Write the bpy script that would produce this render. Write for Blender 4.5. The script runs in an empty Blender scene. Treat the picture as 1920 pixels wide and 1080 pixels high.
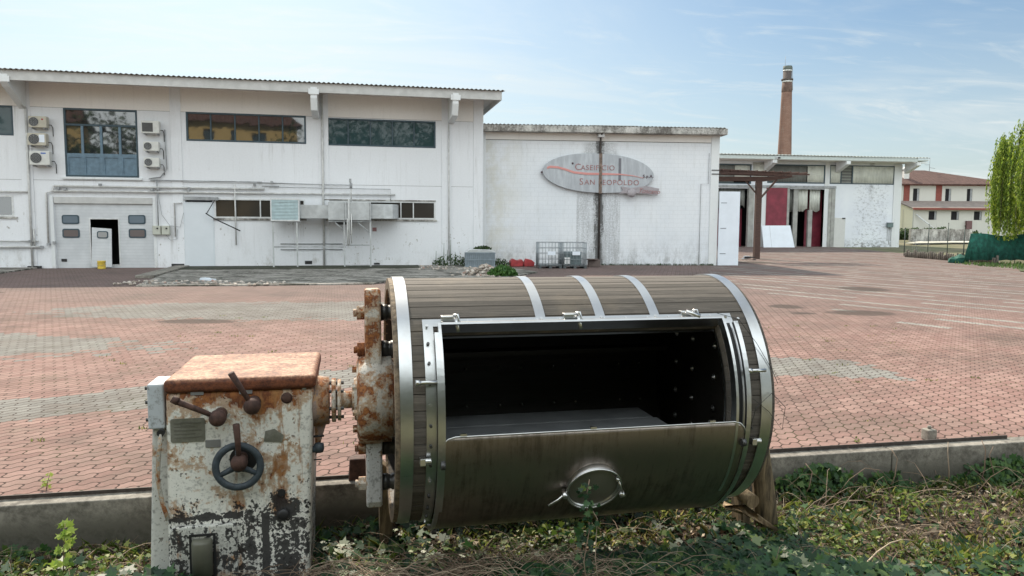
import bpy, bmesh, math, random
import numpy as np
from mathutils import Vector, Matrix
R = math.radians
random.seed(7); rng = np.random.default_rng(7)
S = bpy.context.scene
# ------------------------------------------------------------------ camera
cd = bpy.data.cameras.new("camera"); cam = bpy.data.objects.new("camera", cd)
S.collection.objects.link(cam); S.camera = cam
cd.sensor_width = 36; cd.lens = 36*1390/1920; cd.clip_start = .05; cd.clip_end = 6000
cam.location = (0, 0, 1.86)
cam.rotation_euler = (Matrix.Rotation(R(90-4.85), 4, 'X') @ Matrix.Rotation(R(.33), 4, 'Z')).to_euler()
# ------------------------------------------------------------------ light
SUN_AZ, SUN_EL = -24, 42          # azimuth from +Y towards +X
sd = bpy.data.lights.new("sun", 'SUN'); sun = bpy.data.objects.new("sun", sd); S.collection.objects.link(sun)
sd.energy = 3.7; sd.angle = R(1.0); sd.color = (1, .88, .72)
sv = Vector((math.sin(R(SUN_AZ))*math.cos(R(SUN_EL)), math.cos(R(SUN_AZ))*math.cos(R(SUN_EL)), math.sin(R(SUN_EL))))
sun.rotation_euler = sv.to_track_quat('Z', 'Y').to_euler()
S.view_settings.view_transform = 'Standard'; S.view_settings.look = 'None'
S.view_settings.exposure = .9; S.view_settings.gamma = 1

# ------------------------------------------------------------------ node helpers
class X:
    """a socket with arithmetic"""
    def __init__(s, t, k): s.t, s.k = t, k
    def m(s, op, *a, **kw):
        n = s.t.nodes.new('ShaderNodeMath'); n.operation = op
        for i, v in enumerate((s,)+a):
            if isinstance(v, X): s.t.links.new(v.k, n.inputs[i])
            else: n.inputs[i].default_value = v
        n.use_clamp = kw.get('clamp', False)
        return X(s.t, n.outputs[0])
    def __add__(s, o): return s.m('ADD', o)
    def __sub__(s, o): return s.m('SUBTRACT', o)
    def __mul__(s, o): return s.m('MULTIPLY', o)
    def __truediv__(s, o): return s.m('DIVIDE', o)
    def gt(s, o): return s.m('GREATER_THAN', o)
    def lt(s, o): return s.m('LESS_THAN', o)
    def abs(s): return s.m('ABSOLUTE')
    def inv(s): return (s*-1.0).m('ADD', 1.0, clamp=True)
    def snap(s, o): return s.m('SNAP', o)
    def sin(s): return s.m('SINE')
    def fract(s): return s.m('FRACT')
    def max(s, o): return s.m('MAXIMUM', o)
    def min(s, o): return s.m('MINIMUM', o)
    def pw(s, o): return s.m('POWER', o)
    def ramp(s, a, b):    # smooth 0..1
        n = s.t.nodes.new('ShaderNodeMapRange'); n.interpolation_type = 'SMOOTHSTEP'
        s.t.links.new(s.k, n.inputs[0]); n.inputs[1].default_value = a; n.inputs[2].default_value = b
        return X(s.t, n.outputs[0])
class Mat:
    def __init__(s, name, rough=.7, metal=0, spec=.5):
        s.mat = bpy.data.materials.new(name); s.mat.use_nodes = True; s.t = s.mat.node_tree
        s.b = s.t.nodes['Principled BSDF']; s.b.inputs['Roughness'].default_value = rough
        s.b.inputs['Metallic'].default_value = metal; s.b.inputs['Specular IOR Level'].default_value = spec
        tc = s.t.nodes.new('ShaderNodeTexCoord'); s.obj = tc.outputs['Object']
        sx = s.t.nodes.new('ShaderNodeSeparateXYZ'); s.t.links.new(s.obj, sx.inputs[0])
        s.x, s.y, s.z = (X(s.t, sx.outputs[i]) for i in range(3))
    def vec(s, x, y, z):
        n = s.t.nodes.new('ShaderNodeCombineXYZ')
        for i, v in enumerate((x, y, z)):
            if isinstance(v, X): s.t.links.new(v.k, n.inputs[i])
            else: n.inputs[i].default_value = v
        return n.outputs[0]
    def noise(s, scale, detail=4, rough=.6, v=None, sc=(1,1,1), dist=0):
        n = s.t.nodes.new('ShaderNodeTexNoise'); n.inputs['Scale'].default_value = scale
        n.inputs['Detail'].default_value = detail; n.inputs['Roughness'].default_value = rough; n.inputs['Distortion'].default_value = dist
        v = v or s.obj
        if sc != (1,1,1):
            mp = s.t.nodes.new('ShaderNodeMapping'); mp.inputs['Scale'].default_value = sc
            s.t.links.new(v, mp.inputs[0]); v = mp.outputs[0]
        s.t.links.new(v, n.inputs['Vector']); return X(s.t, n.outputs['Fac'])
    def white(s, v):
        n = s.t.nodes.new('ShaderNodeTexWhiteNoise'); s.t.links.new(v, n.inputs['Vector']); return X(s.t, n.outputs['Value'])
    def island(s):
        n = s.t.nodes.new('ShaderNodeNewGeometry'); return X(s.t, n.outputs['Random Per Island'])
    def mix(s, f, a, b):
        n = s.t.nodes.new('ShaderNodeMix'); n.data_type = 'RGBA'
        for i, v in ((0, f), (6, a), (7, b)):
            if isinstance(v, X): s.t.links.new(v.k, n.inputs[i])
            elif isinstance(v, (tuple, list)): n.inputs[i].default_value = (*v[:3], 1)
            elif isinstance(v, (int, float)): n.inputs[i].default_value = v
            else: s.t.links.new(v, n.inputs[i])
        return n.outputs[2]
    def ramp(s, f, stops):
        n = s.t.nodes.new('ShaderNodeValToRGB'); s.t.links.new(f.k, n.inputs[0]); e = n.color_ramp.elements
        while len(e) < len(stops): e.new(.5)
        for q, (p, c) in zip(e, stops): q.position = p; q.color = (*c, 1)
        return n.outputs[0]
    def col(s, c):
        if isinstance(c, (tuple, list)): s.b.inputs['Base Color'].default_value = (*c, 1)
        else: s.t.links.new(c, s.b.inputs['Base Color'])
        return s
    def rgh(s, r): s.t.links.new(r.k, s.b.inputs['Roughness']); return s
    def met(s, r): s.t.links.new(r.k, s.b.inputs['Metallic']); return s
    def bump(s, h, st=.3, d=.01):
        n = s.t.nodes.new('ShaderNodeBump'); n.inputs['Strength'].default_value = st; n.inputs['Distance'].default_value = d
        s.t.links.new(h.k, n.inputs['Height']); s.t.links.new(n.outputs[0], s.b.inputs['Normal']); return s

# ------------------------------------------------------------------ world: sky with thin cirrus
W = bpy.data.worlds.new("World"); S.world = W; W.use_nodes = True; wt = W.node_tree
bg = wt.nodes['Background']; sky = wt.nodes.new('ShaderNodeTexSky'); sky.sky_type = 'NISHITA'; sky.sun_disc = False
sky.sun_elevation = R(SUN_EL); sky.sun_rotation = R(SUN_AZ); sky.air_density = 1.0; sky.dust_density = 1.5; sky.ozone_density = 1.0
tc = wt.nodes.new('ShaderNodeTexCoord'); sx = wt.nodes.new('ShaderNodeSeparateXYZ'); wt.links.new(tc.outputs['Generated'], sx.inputs[0])
gx, gy, gz = (X(wt, sx.outputs[i]) for i in range(3))
zz = gz.max(.02) + .12
cv = wt.nodes.new('ShaderNodeCombineXYZ')
wt.links.new((gx/zz*.55 + gy/zz*.3).k, cv.inputs[0]); wt.links.new((gy/zz*1.3 - gx/zz*.35).k, cv.inputs[1])
def wnoise(sc, det, dist=0):
    n = wt.nodes.new('ShaderNodeTexNoise'); n.inputs['Scale'].default_value = sc; n.inputs['Detail'].default_value = det
    n.inputs['Roughness'].default_value = .62; n.inputs['Distortion'].default_value = dist
    wt.links.new(cv.outputs[0], n.inputs['Vector']); return X(wt, n.outputs['Fac'])
cl = (wnoise(.55, 8, 1.6).ramp(.45, .68)*.6 + wnoise(1.9, 9, 2.2).ramp(.5, .72)*.5)
toward = (gx*sv.x + gy*sv.y + gz*sv.z).ramp(.6, 1.02)       # thin cloud is brighter round the sun
back = (gy*-1.0).ramp(-.15, .55)                          # veil brightened out of view behind the camera to light the shaded walls
over = gz.ramp(.32, .75)                                    # veil also brightened overhead to add fill light
veil = ((gz.ramp(0.0, .36)).inv()*.6 + toward*.42 + cl*.55 + over*.45 + back*.6 - .04).m('MINIMUM', .95)
mx = wt.nodes.new('ShaderNodeMix'); mx.data_type = 'RGBA'
wt.links.new(veil.k, mx.inputs[0]); tn = wt.nodes.new('ShaderNodeVectorMath'); tn.operation = 'MULTIPLY'; tn.inputs[1].default_value = (.7, .9, 1.0)
wt.links.new(sky.outputs[0], tn.inputs[0]); wt.links.new(tn.outputs[0], mx.inputs[6])
vc = wt.nodes.new('ShaderNodeVectorMath'); vc.operation = 'SCALE'; vc.inputs[0].default_value = (7.1, 7.6, 7.6)
wt.links.new((toward*.2 + over*.35 + back*1.45 + 1.02).k, vc.inputs['Scale'])
wt.links.new(vc.outputs[0], mx.inputs[7]); wt.links.new(mx.outputs[2], bg.inputs[0]); bg.inputs[1].default_value = .06

# ------------------------------------------------------------------ mesh helpers
def link(o, parent=None):
    S.collection.objects.link(o)
    if parent is not None: o.parent = parent
    return o
def tag(o, label=None, cat=None, group=None, kind=None):
    for k, v in (('label', label), ('category', cat), ('group', group), ('kind', kind)):
        if v: o[k] = v
    return o
def empty(name, loc, rz=0, label=None, cat=None, group=None):
    o = bpy.data.objects.new(name, None); o.empty_display_size = .2; link(o); o.location = loc; o.rotation_euler = (0, 0, R(rz))
    return tag(o, label, cat, group)
class MB:
    def __init__(s): s.v, s.f, s.sm, s.cuts = [], [], [], []
    def add(s, vs, fs, smooth=False):
        n = len(s.v); s.cuts.append((n, len(s.f))); s.v += [tuple(v) for v in vs]; s.f += [tuple(i+n for i in f) for f in fs]; s.sm += [smooth]*len(fs); return s
    def box(s, x0, x1, y0, y1, z0, z1, M=None):
        vs = [Vector((x, y, z)) for z in (z0, z1) for y in (y0, y1) for x in (x0, x1)]
        if M: vs = [M @ v for v in vs]
        return s.add(vs, [(0,2,3,1),(4,5,7,6),(0,1,5,4),(2,6,7,3),(0,4,6,2),(1,3,7,5)])
    def cyl(s, a, b, r, r2=None, n=12, caps=True):
        a, b = Vector(a), Vector(b); r2 = r if r2 is None else r2; d = (b-a).normalized()
        u = d.orthogonal().normalized(); w = d.cross(u)
        vs = [c + (u*math.cos(t)+w*math.sin(t))*q for c, q in ((a, r), (b, r2)) for t in [2*math.pi*i/n for i in range(n)]]
        s.add(vs, [(i, (i+1) % n, n+(i+1) % n, n+i) for i in range(n)], n > 6)
        if caps:
            s.f += [tuple(len(s.v)-2*n+i for i in reversed(range(n))), tuple(len(s.v)-n+i for i in range(n))]; s.sm += [False]*2
        return s
    def tube(s, pts, r, n=6, taper=None):
        pts = [Vector(p) for p in pts]; rings = []; u = None
        for i, p in enumerate(pts):
            d = (pts[min(i+1, len(pts)-1)] - pts[max(i-1, 0)]).normalized()
            u = (d.orthogonal() if u is None else (u - d*u.dot(d))).normalized(); w = d.cross(u)
            q = r if taper is None else r + (taper-r)*i/(len(pts)-1)
            rings += [p + (u*math.cos(t)+w*math.sin(t))*q for t in [2*math.pi*k/n for k in range(n)]]
        fs = [(i*n+k, i*n+(k+1) % n, (i+1)*n+(k+1) % n, (i+1)*n+k) for i in range(len(pts)-1) for k in range(n)]
        fs += [tuple(reversed(range(n))), tuple((len(pts)-1)*n+k for k in range(n))]
        return s.add(rings, fs, n > 4)
    def lathe(s, prof, axis='z', c=(0,0,0), n=24, smooth=True):
        """prof: list of (r, h)"""
        c = Vector(c); m = len(prof); vs = []
        for r, h in prof:
            for k in range(n):
                t = 2*math.pi*k/n; a, b = r*math.cos(t), r*math.sin(t)
                vs.append(c + Vector({'z': (a, b, h), 'x': (h, a, b), 'y': (b, h, a)}[axis]))
        fs = [(i*n+k, i*n+(k+1) % n, (i+1)*n+(k+1) % n, (i+1)*n+k) for i in range(m-1) for k in range(n)]
        if prof[0][0] > 0: fs.append(tuple(reversed(range(n))))
        if prof[-1][0] > 0: fs.append(tuple((m-1)*n+k for k in range(n)))
        return s.add(vs, fs, smooth)
    def torus(s, c, R0, r, axis='y', n=32, m=8, sc=(1,1,1)):
        vs, fs = [], []
        for i in range(n):
            t = 2*math.pi*i/n
            for k in range(m):
                p = 2*math.pi*k/m; q = R0+r*math.cos(p); a, b, h = q*math.cos(t), q*math.sin(t), r*math.sin(p)
                v = {'y': (a, h, b), 'x': (h, a, b), 'z': (a, b, h)}[axis]
                vs.append((c[0]+v[0]*sc[0], c[1]+v[1]*sc[1], c[2]+v[2]*sc[2]))
                fs.append((i*m+k, i*m+(k+1) % m, ((i+1) % n)*m+(k+1) % m, ((i+1) % n)*m+k))
        return s.add(vs, fs, True)
    def prism(s, poly, y0, y1, plane='xz'):
        """extrude a 2D outline; plane xz -> along y, xy -> along z, yz -> along x"""
        n = len(poly)
        f = {'xz': lambda a, b, h: (a, h, b), 'xy': lambda a, b, h: (a, b, h), 'yz': lambda a, b, h: (h, a, b)}[plane]
        vs = [f(a, b, h) for h in (y0, y1) for a, b in poly]
        return s.add(vs, [tuple(range(n)), tuple(reversed(range(n, 2*n)))] + [(i, i+n, (i+1) % n+n, (i+1) % n) for i in range(n)])
    def wall(s, x0, x1, z0, z1, y0, y1, holes=()):
        xs = sorted({x0, x1, *[h[0] for h in holes], *[h[1] for h in holes]}); zs = sorted({z0, z1, *[h[2] for h in holes], *[h[3] for h in holes]})
        xs = [x for x in xs if x0 <= x <= x1]; zs = [z for z in zs if z0 <= z <= z1]
        solid = lambda i, j: 0 <= i < len(xs)-1 and 0 <= j < len(zs)-1 and not any(h[0] <= (xs[i]+xs[i+1])/2 <= h[1] and h[2] <= (zs[j]+zs[j+1])/2 <= h[3] for h in holes)
        for i in range(len(xs)-1):
            for j in range(len(zs)-1):
                if not solid(i, j): continue
                a, b, c, d = xs[i], xs[i+1], zs[j], zs[j+1]
                s.add([(a,y0,c),(b,y0,c),(b,y0,d),(a,y0,d)], [(0,1,2,3)]); s.add([(a,y1,c),(b,y1,c),(b,y1,d),(a,y1,d)], [(3,2,1,0)])
                if not solid(i-1, j): s.add([(a,y0,c),(a,y1,c),(a,y1,d),(a,y0,d)], [(3,2,1,0)])
                if not solid(i+1, j): s.add([(b,y0,c),(b,y1,c),(b,y1,d),(b,y0,d)], [(0,1,2,3)])
                if not solid(i, j-1): s.add([(a,y0,c),(b,y0,c),(b,y1,c),(a,y1,c)], [(3,2,1,0)])
                if not solid(i, j+1): s.add([(a,y0,d),(b,y0,d),(b,y1,d),(a,y1,d)], [(0,1,2,3)])
        return s
    def frame(s, x0, x1, z0, z1, w, y0, y1):
        return s.wall(x0, x1, z0, z1, y0, y1, [(x0+w, x1-w, z0+w, z1-w)])
    def build(s, name, mat, parent=None, bevel=0, seg=2, fix=True):
        me = bpy.data.meshes.new(name); me.from_pydata(s.v, [], s.f); me.polygons.foreach_set('use_smooth', s.sm)
        if fix:
            bm = bmesh.new(); bm.from_mesh(me); bmesh.ops.recalc_face_normals(bm, faces=bm.faces); bm.to_mesh(me); bm.free()
        me.materials.append(mat.mat if isinstance(mat, Mat) else mat)
        o = bpy.data.objects.new(name, me); link(o, parent)
        if bevel:
            m = o.modifiers.new('bevel', 'BEVEL'); m.width = bevel; m.segments = seg; m.limit_method = 'ANGLE'; m.angle_limit = R(35)
        return o
def _each(s, name, mat, parent=None, bevel=0, seg=2):
    for k, (v0, f0) in enumerate(s.cuts):
        v1, f1 = s.cuts[k+1] if k+1 < len(s.cuts) else (len(s.v), len(s.f))
        q = MB(); q.add(s.v[v0:v1], [tuple(i-v0 for i in f) for f in s.f[f0:f1]]); q.sm = s.sm[f0:f1]; o = q.build(name, mat, parent, bevel, seg)
    return o
MB.each = _each
def rrect(x0, x1, z0, z1, r, n=4):
    p = []
    for cx, cz, a in ((x1-r, z1-r, 0), (x0+r, z1-r, 90), (x0+r, z0+r, 180), (x1-r, z0+r, 270)):
        p += [(cx+r*math.cos(R(a+90*i/n)), cz+r*math.sin(R(a+90*i/n))) for i in range(n+1)]
    return p
def npmesh(name, V, F, mat, parent=None, smooth=False):
    """V (n,3), F (m,k) arrays"""
    me = bpy.data.meshes.new(name); k = F.shape[1]
    me.vertices.add(len(V)); me.vertices.foreach_set('co', np.asarray(V, np.float32).ravel())
    me.loops.add(F.size); me.loops.foreach_set('vertex_index', F.astype(np.int32).ravel())
    me.polygons.add(len(F)); me.polygons.foreach_set('loop_start', np.arange(len(F), dtype=np.int32)*k)
    me.update(); me.validate(); me.materials.append(mat.mat)
    if smooth: me.polygons.foreach_set('use_smooth', [True]*len(F))
    return link(bpy.data.objects.new(name, me), parent)
def sharp(o):
    me = o.data; me.polygons.foreach_set('use_smooth', [True]*len(me.polygons)); me.set_sharp_from_angle(angle=R(30)); return o
def copy_tree(o, parent=None):
    kids = list(o.children)
    c = o.copy(); S.collection.objects.link(c)
    if parent is not None: c.parent = parent
    for k in kids: copy_tree(k, c)
    return c
def zg(y): return max(0, y-36)*.0104        # the yard rises slightly beyond the big hall

# ------------------------------------------------------------------ materials
def plain(name, c, rough=.7, metal=0, var=.15, sc=6, bump=0):
    m = Mat(name, rough, metal); n = m.noise(sc, 5)
    m.col(m.mix(n.ramp(.25, .8), tuple(v*(1-var) for v in c), tuple(min(1, v*(1+var)) for v in c)))
    if bump: m.bump(m.noise(sc*6, 4), bump)
    return m
def plaster(name, c, stain=.5, base=.5, seed=0):
    m = Mat(name, .85); v = m.obj
    big = m.noise(.35, 4, .6); streak = m.noise(1.0, 5, .7, sc=(5, 1, .28)); fine = m.noise(14, 5, .7)
    dirt = ((streak.ramp(.5, .8)*big.ramp(.38, .65)*stain).max(m.noise(2.2, 8, .85, sc=(3, 1, .35)).ramp(.56, .72)*stain*.9))
    low = (m.z*-1.0+1.3).ramp(0, 1.6)*m.noise(2.2, 6, .75, sc=(1, 1, .6)).ramp(.48, .75)*base
    spots = m.noise(4.5, 6, .62, sc=(1.5, 1, 1)).ramp(.6, .66)*m.noise(.7, 2).ramp(.45, .6)*(m.z*-1.0+3.2).ramp(0, 2.5)*base*1.6
    c1 = m.mix(big.ramp(.3, .7), tuple(x*.95 for x in c), c)
    c2 = m.mix(dirt, c1, (.33, .32, .3)); c3 = m.mix((low+spots).m('MINIMUM', .85), c2, (.3, .28, .24))
    m.col(m.mix(fine.ramp(.3, .8)*.12, c3, (.4, .4, .4))); m.bump(m.noise(30, 4), .25, .01); return m
M_wall = plaster('white_plaster', (.77, .785, .815), .65, .85)
M_upper = plaster('cream_plaster', (.82, .79, .76), .25, 0)
M_trim = plaster('trim_paint', (.72, .74, .75), .6, .7)
M_soffit = plain('soffit_paint', (.75, .73, .7), .8, var=.08, sc=2)
M_dark = plain('dark_void', (.012, .012, .014), .9)
M_fcem = plain('fibre_cement_roof', (.3, .29, .27), .85, var=.3, sc=3)
M_metalroof = plain('grey_roof_edge', (.5, .5, .49), .6, var=.12, sc=3)
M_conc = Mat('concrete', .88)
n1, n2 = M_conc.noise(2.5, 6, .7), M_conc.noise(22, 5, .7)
M_conc.col(M_conc.mix((n1*.6+n2*.4).ramp(.3, .72), (.08, .075, .065), (.3, .28, .25))) if False else M_conc.col(M_conc.mix((M_conc.z*-1.0+.02).ramp(0, .22)*(n1*.5+n2*.5).ramp(.3, .6)*.85, M_conc.mix((n1*.55+n2*.45).ramp(.35, .68), (.09, .082, .07), (.33, .31, .27)), (.035, .035, .022))); M_conc.bump(n2, .5, .01)  # darkened low down: stains plus painted shade on the kerb face
M_oldconc = Mat('stained_concrete', .88)
n1, n2 = M_oldconc.noise(1.2, 6, .75, sc=(1, 1, .5)), M_oldconc.noise(12, 5, .7)
M_oldconc.col(M_oldconc.mix((n1*.65+n2*.35).ramp(.4, .62), (.12, .11, .1), (.55, .54, .51)))
# window glass: mirror-like pane over a dark room
def glass(name, c, ior=1.9, rough=.03):
    m = Mat(name, rough); m.col(c); m.b.inputs['IOR'].default_value = ior; m.bump(m.noise(1.3, 2), .06, .02); return m
M_glass = glass('window_glass', (.02, .024, .028), 2.3); M_tealglass = glass('teal_glass', (.03, .06, .066), 1.5)
M_tintglass = glass('curtained_glass', (.045, .04, .035), 1.35, .08)
M_frame = plain('dark_teal_frame', (.035, .065, .085), .5, var=.2)
M_frame2 = plain('blue_grey_door', (.12, .19, .25), .5, var=.2, sc=5)
M_wframe = plain('white_window_frame', (.62, .63, .63), .5)
M_door = Mat('sectional_door', .55)
M_door.col(M_door.mix((M_door.z*8.0).fract().lt(.06), M_door.mix(M_door.noise(1.5, 4).ramp(.3, .7), (.5, .52, .54), (.6, .62, .64)), (.42, .44, .46)))
M_white = plain('white_panel', (.72, .77, .84), .4, var=.05, sc=1.5)
M_pvc = plain('white_pipe', (.55, .55, .54), .5, var=.2, sc=5)
M_grey = plain('grey_pipe', (.3, .31, .32), .5, var=.3, sc=5)
M_galv = plain('galvanised_duct', (.5, .52, .53), .42, .35, var=.18, sc=3)
M_black = plain('black_rubber', (.02, .02, .022), .5)
M_ac = plain('air_conditioner_shell', (.6, .6, .57), .5, var=.08)
M_ac2 = plain('yellowed_shell', (.47, .44, .36), .5, var=.1)
M_fan = plain('fan_grille', (.06, .06, .06), .5)
M_yellow = plain('yellow_plastic', (.72, .52, .08), .4, var=.1)
M_red = plain('dark_red_panel', (.2, .025, .045), .55, var=.25, sc=2)
M_redpl = plain('red_plastic', (.36, .04, .045), .5, var=.35, sc=5)
M_sign = Mat('grey_sign_board', .6)
M_sign.col(M_sign.mix(M_sign.noise(2, 5, .7, sc=(3, 1, .5)).ramp(.35, .75), (.36, .38, .41), (.5, .53, .56)))
M_signred = plain('faded_red_letters', (.34, .18, .18), .75, var=.5, sc=14)
M_stripe = plain('salmon_stripe', (.6, .27, .25), .6, var=.12, sc=4)
M_signdk = plain('dark_letters', (.08, .05, .06), .6)
M_cage = plain('galvanised_cage', (.3, .33, .35), .5, .3)
M_green = plain('dark_green_netting', (.012, .1, .075), .85, var=.5, sc=7)
M_brick = Mat('chimney_brick', .9)
bt = M_brick.t.nodes.new('ShaderNodeTexBrick'); bt.inputs['Scale'].default_value = 2.5; bt.inputs['Color1'].default_value = (.24, .14, .105, 1); bt.inputs['Color2'].default_value = (.2, .1, .07, 1)
bt.inputs['Mortar'].default_value = (.25, .2, .17, 1); bt.inputs['Mortar Size'].default_value = .02
M_brick.t.links.new(M_brick.vec(M_brick.x+M_brick.y, M_brick.z, 0), bt.inputs['Vector'])
M_brick.col(M_brick.mix(M_brick.noise(.7, 5, .7).ramp(.35, .75), bt.outputs[0], (.16, .09, .07)))
M_tile = Mat('brown_roof_tiles', .9)
M_tile.col(M_tile.mix(M_tile.noise(2.5, 6, .8).ramp(.3, .7), (.06, .032, .027), (.13, .07, .058))); M_tile.bump((M_tile.x*14.0).sin(), .5, .05)
M_corr = Mat('corrugated_sheet', .6)
M_corr.col(M_corr.mix(M_corr.noise(.8, 3).ramp(.3, .7), (.5, .51, .47), (.72, .73, .66)))
M_corrd = plain('grey_corrugated_sheet', (.2, .205, .19), .6, var=.15, sc=1)
def wood(name, a, b, sc=(1, 14, 14), rough=.8, scale=3):
    m = Mat(name, rough); g = m.noise(scale, 7, .7, sc=sc, dist=.4)
    m.col(m.mix(g.ramp(.3, .72), a, b)); m.bump(g, .5, .01); return m
M_rustwood = wood('rusty_beam', (.04, .025, .022), (.13, .07, .055))
M_stake = wood('grey_stake', (.08, .07, .06), (.24, .21, .18), sc=(8, 8, 1))
M_stump = wood('old_stump_wood', (.035, .026, .016), (.27, .2, .115), sc=(9, 9, 1.2))
M_fresh = wood('split_pale_wood', (.1, .065, .035), (.42, .31, .18), sc=(9, 9, 1))
# rust / peeling paint
def rusty(name, paint=(.78, .77, .72), rust_bias=0, oil=False, scale=1.0, top=False):
    m = Mat(name, .75); a = m.noise(3.2*scale, 8, .68, dist=.5); b = m.noise(13*scale, 6, .7); c = m.noise(45*scale, 4, .6)
    vs = m.noise(5*scale, 5, .7, sc=(3.5, 3.5, .45)); f = a*.58+b*.27+vs*.15
    r = f+rust_bias
    if oil:   # the paint has gone most along the top edge, with a few deep blotches lower
        z_ = m.z + .815; r = r + (z_-.66).ramp(0, .36)*.085 - (z_*-1.0+.45).ramp(0, .4)*.04
    mask = r.ramp(.535, .575)
    rustc = m.ramp((b*.6+c*.4), [(.3, (.045, .018, .012)), (.47, (.17, .055, .022)), (.62, (.4, .16, .05))])
    dirty = m.mix((b*.5+c*.5).ramp(.36, .5), tuple(v*.5 for v in paint), paint)
    chips = (c*.4+b*.6).ramp(.575, .59)
    prim = m.mix(chips, dirty, (.2, .19, .17))
    col = m.mix(mask, prim, rustc)
    edge = r.ramp(.5, .535)*mask.inv()
    col = m.mix(edge*.75, col, (.42, .24, .11))
    if oil:
        o = m.noise(4, 8, .75, sc=(2.4, 2.4, .55)); blk = ((z_*-1.0+.55).ramp(0, .5)*.1 + (o*.35+b*.3+c*.35)).ramp(.585, .61)
        run = m.noise(7, 6, .7, sc=(2.6, 2.6, .22)); col = m.mix((run*.6+a*.4).ramp(.54, .6)*.75, col, m.mix(b, (.2, .08, .03), (.5, .26, .1)))
        drip = (((m.x+.605).abs()+(b-.5)*.25).lt(.07)*(z_-.3+(b-.5)*.4).lt(0)*(c*.4+a*.6).gt(.45)).max(((m.x+.72).abs()+(b-.5)*.05).lt(.02)*(z_-.19-b*.05).lt(0)).max(((m.x+1.04).abs().lt(.2)*((z_-.19-a*.04).abs()+(b-.5)*.12).lt(.016)))
        col = m.mix(blk.max(drip)*.95, col, (.014, .013, .015))
    m.col(col); m.bump(mask.inv()*.6+b*.3+c*.2, .7, .006)
    m.rgh(mask*.15+.68); return m
M_box = rusty('peeling_machine_paint', oil=True)
M_arm = rusty('rusted_casting', (.6, .56, .5), .05, scale=1.6)
M_armw = rusty('chalky_casting', (.6, .61, .62), -.03, scale=1.2)
M_redpaint = rusty('worn_red_housing', (.3, .22, .19), .02, scale=1.8)
M_knob = Mat('rusted_lever', .8); M_knob.col(M_knob.mix(M_knob.noise(25, 6, .7).ramp(.3, .7), (.035, .018, .015), (.1, .05, .038))); M_knob.bump(M_knob.noise(60, 4), .5, .003)
M_top = Mat('rusted_lid', .7)
g, g2 = M_top.noise(5, 9, .75), M_top.noise(38, 7, .8)
edge = (M_top.z-.168).ramp(0, .022)
M_top.col(M_top.mix(edge*(g*.7+g2*.3).ramp(.35, .62), M_top.mix(g2.ramp(.3, .7), (.05, .015, .01), (.24, .075, .03)), M_top.mix((g*.6+g2*.4).ramp(.42, .58), M_top.mix(g2.ramp(.35, .65), (.12, .045, .022), (.36, .15, .06)), M_top.mix(g2.ramp(.35, .65), (.27, .12, .06), (.46, .29, .19))))); M_top.bump(g2, .4, .004)
M_wheel = plain('blue_black_wheel', (.045, .06, .075), .55, var=.35, sc=30, bump=.3)
M_plate = Mat('grey_name_plate', .5, .3); M_plate.col(M_plate.mix(M_plate.noise(9, 6, .7).ramp(.35, .7), (.16, .16, .13), (.28, .28, .25)))
M_jbox = Mat('scuffed_grey_paint', .5); M_jbox.col(M_jbox.mix(M_jbox.noise(18, 6, .75).ramp(.5, .68), (.5, .54, .58), (.2, .2, .2)))
def steel(name, c, rough, sc=(1, 1, 40), dirt=.3):
    m = Mat(name, rough, 1.0); g = m.noise(9, 4, .6, sc=sc); h = m.noise(2.2, 6, .7)
    m.col(m.mix(h.ramp(.45, .75)*dirt, m.mix(g, tuple(v*.9 for v in c), c), (.22, .19, .14)))
    m.rgh(g*.12+h*.14+rough-.12); m.bump(g, .06, .002); return m
M_steel = steel('brushed_stainless', (.62, .63, .64), .3)
M_lid = steel('dull_stainless', (.33, .3, .26), .4, sc=(60, 2, 2), dirt=.6)
m = M_lid; st_ = m.noise(3, 7, .75, sc=(9, 1, 1)); sc_ = m.noise(2, 5, .8, sc=(1.2, 14, 14), dist=1.5); bl = m.noise(3.2, 7, .75)
m.col(m.mix((st_*.5+bl*.5).ramp(.47, .62)*.75, (.37, .32, .285), (.14, .115, .095))); m.rgh(st_*.25+bl*.2+sc_.ramp(.6, .66)*.12+.16); m.bump(m.noise(1.6, 3, .5)*1.0+sc_*.02, .12, .02)
M_cover = steel('hatch_disc_steel', (.4, .38, .34), .52, sc=(1, 1, 1), dirt=.7)
M_bolt = steel('bright_steel', (.7, .7, .7), .3)
M_dbolt = plain('dull_bolt', (.1, .1, .1), .45, .7)
# drum staves
def staves(name, a, b, ns=52, wet=False):
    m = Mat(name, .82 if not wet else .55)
    at = m.t.nodes.new('ShaderNodeMath'); at.operation = 'ARCTAN2'; m.t.links.new(m.z.k, at.inputs[0]); m.t.links.new(m.y.k, at.inputs[1])
    ang = X(m.t, at.outputs[0]); idx = (ang*(ns/(2*math.pi))+.5).m('FLOOR')
    rnd = m.white(m.vec(idx, 3.3, 0)); v = m.vec(m.x*1.0+rnd*7.0, ang*6.0, 0)
    g = m.noise(1.6, 8, .75, v=v, sc=(1, 9, 1), dist=.3); fine = m.noise(5, 6, .7, v=v, sc=(1, 26, 1))
    big = m.noise(1.7, 4, .6)
    c = m.mix((g*.6+fine*.4).ramp(.36, .66), a, b)
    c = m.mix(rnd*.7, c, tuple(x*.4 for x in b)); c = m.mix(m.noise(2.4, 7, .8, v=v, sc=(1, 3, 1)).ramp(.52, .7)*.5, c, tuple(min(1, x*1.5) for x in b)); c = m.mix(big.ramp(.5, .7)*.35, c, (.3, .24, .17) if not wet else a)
    m.col(c); m.bump(g*.6+fine*.4, .6, .004); return m
M_stave = staves('weathered_oak_staves', (.035, .03, .026), (.19, .165, .14))
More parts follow.
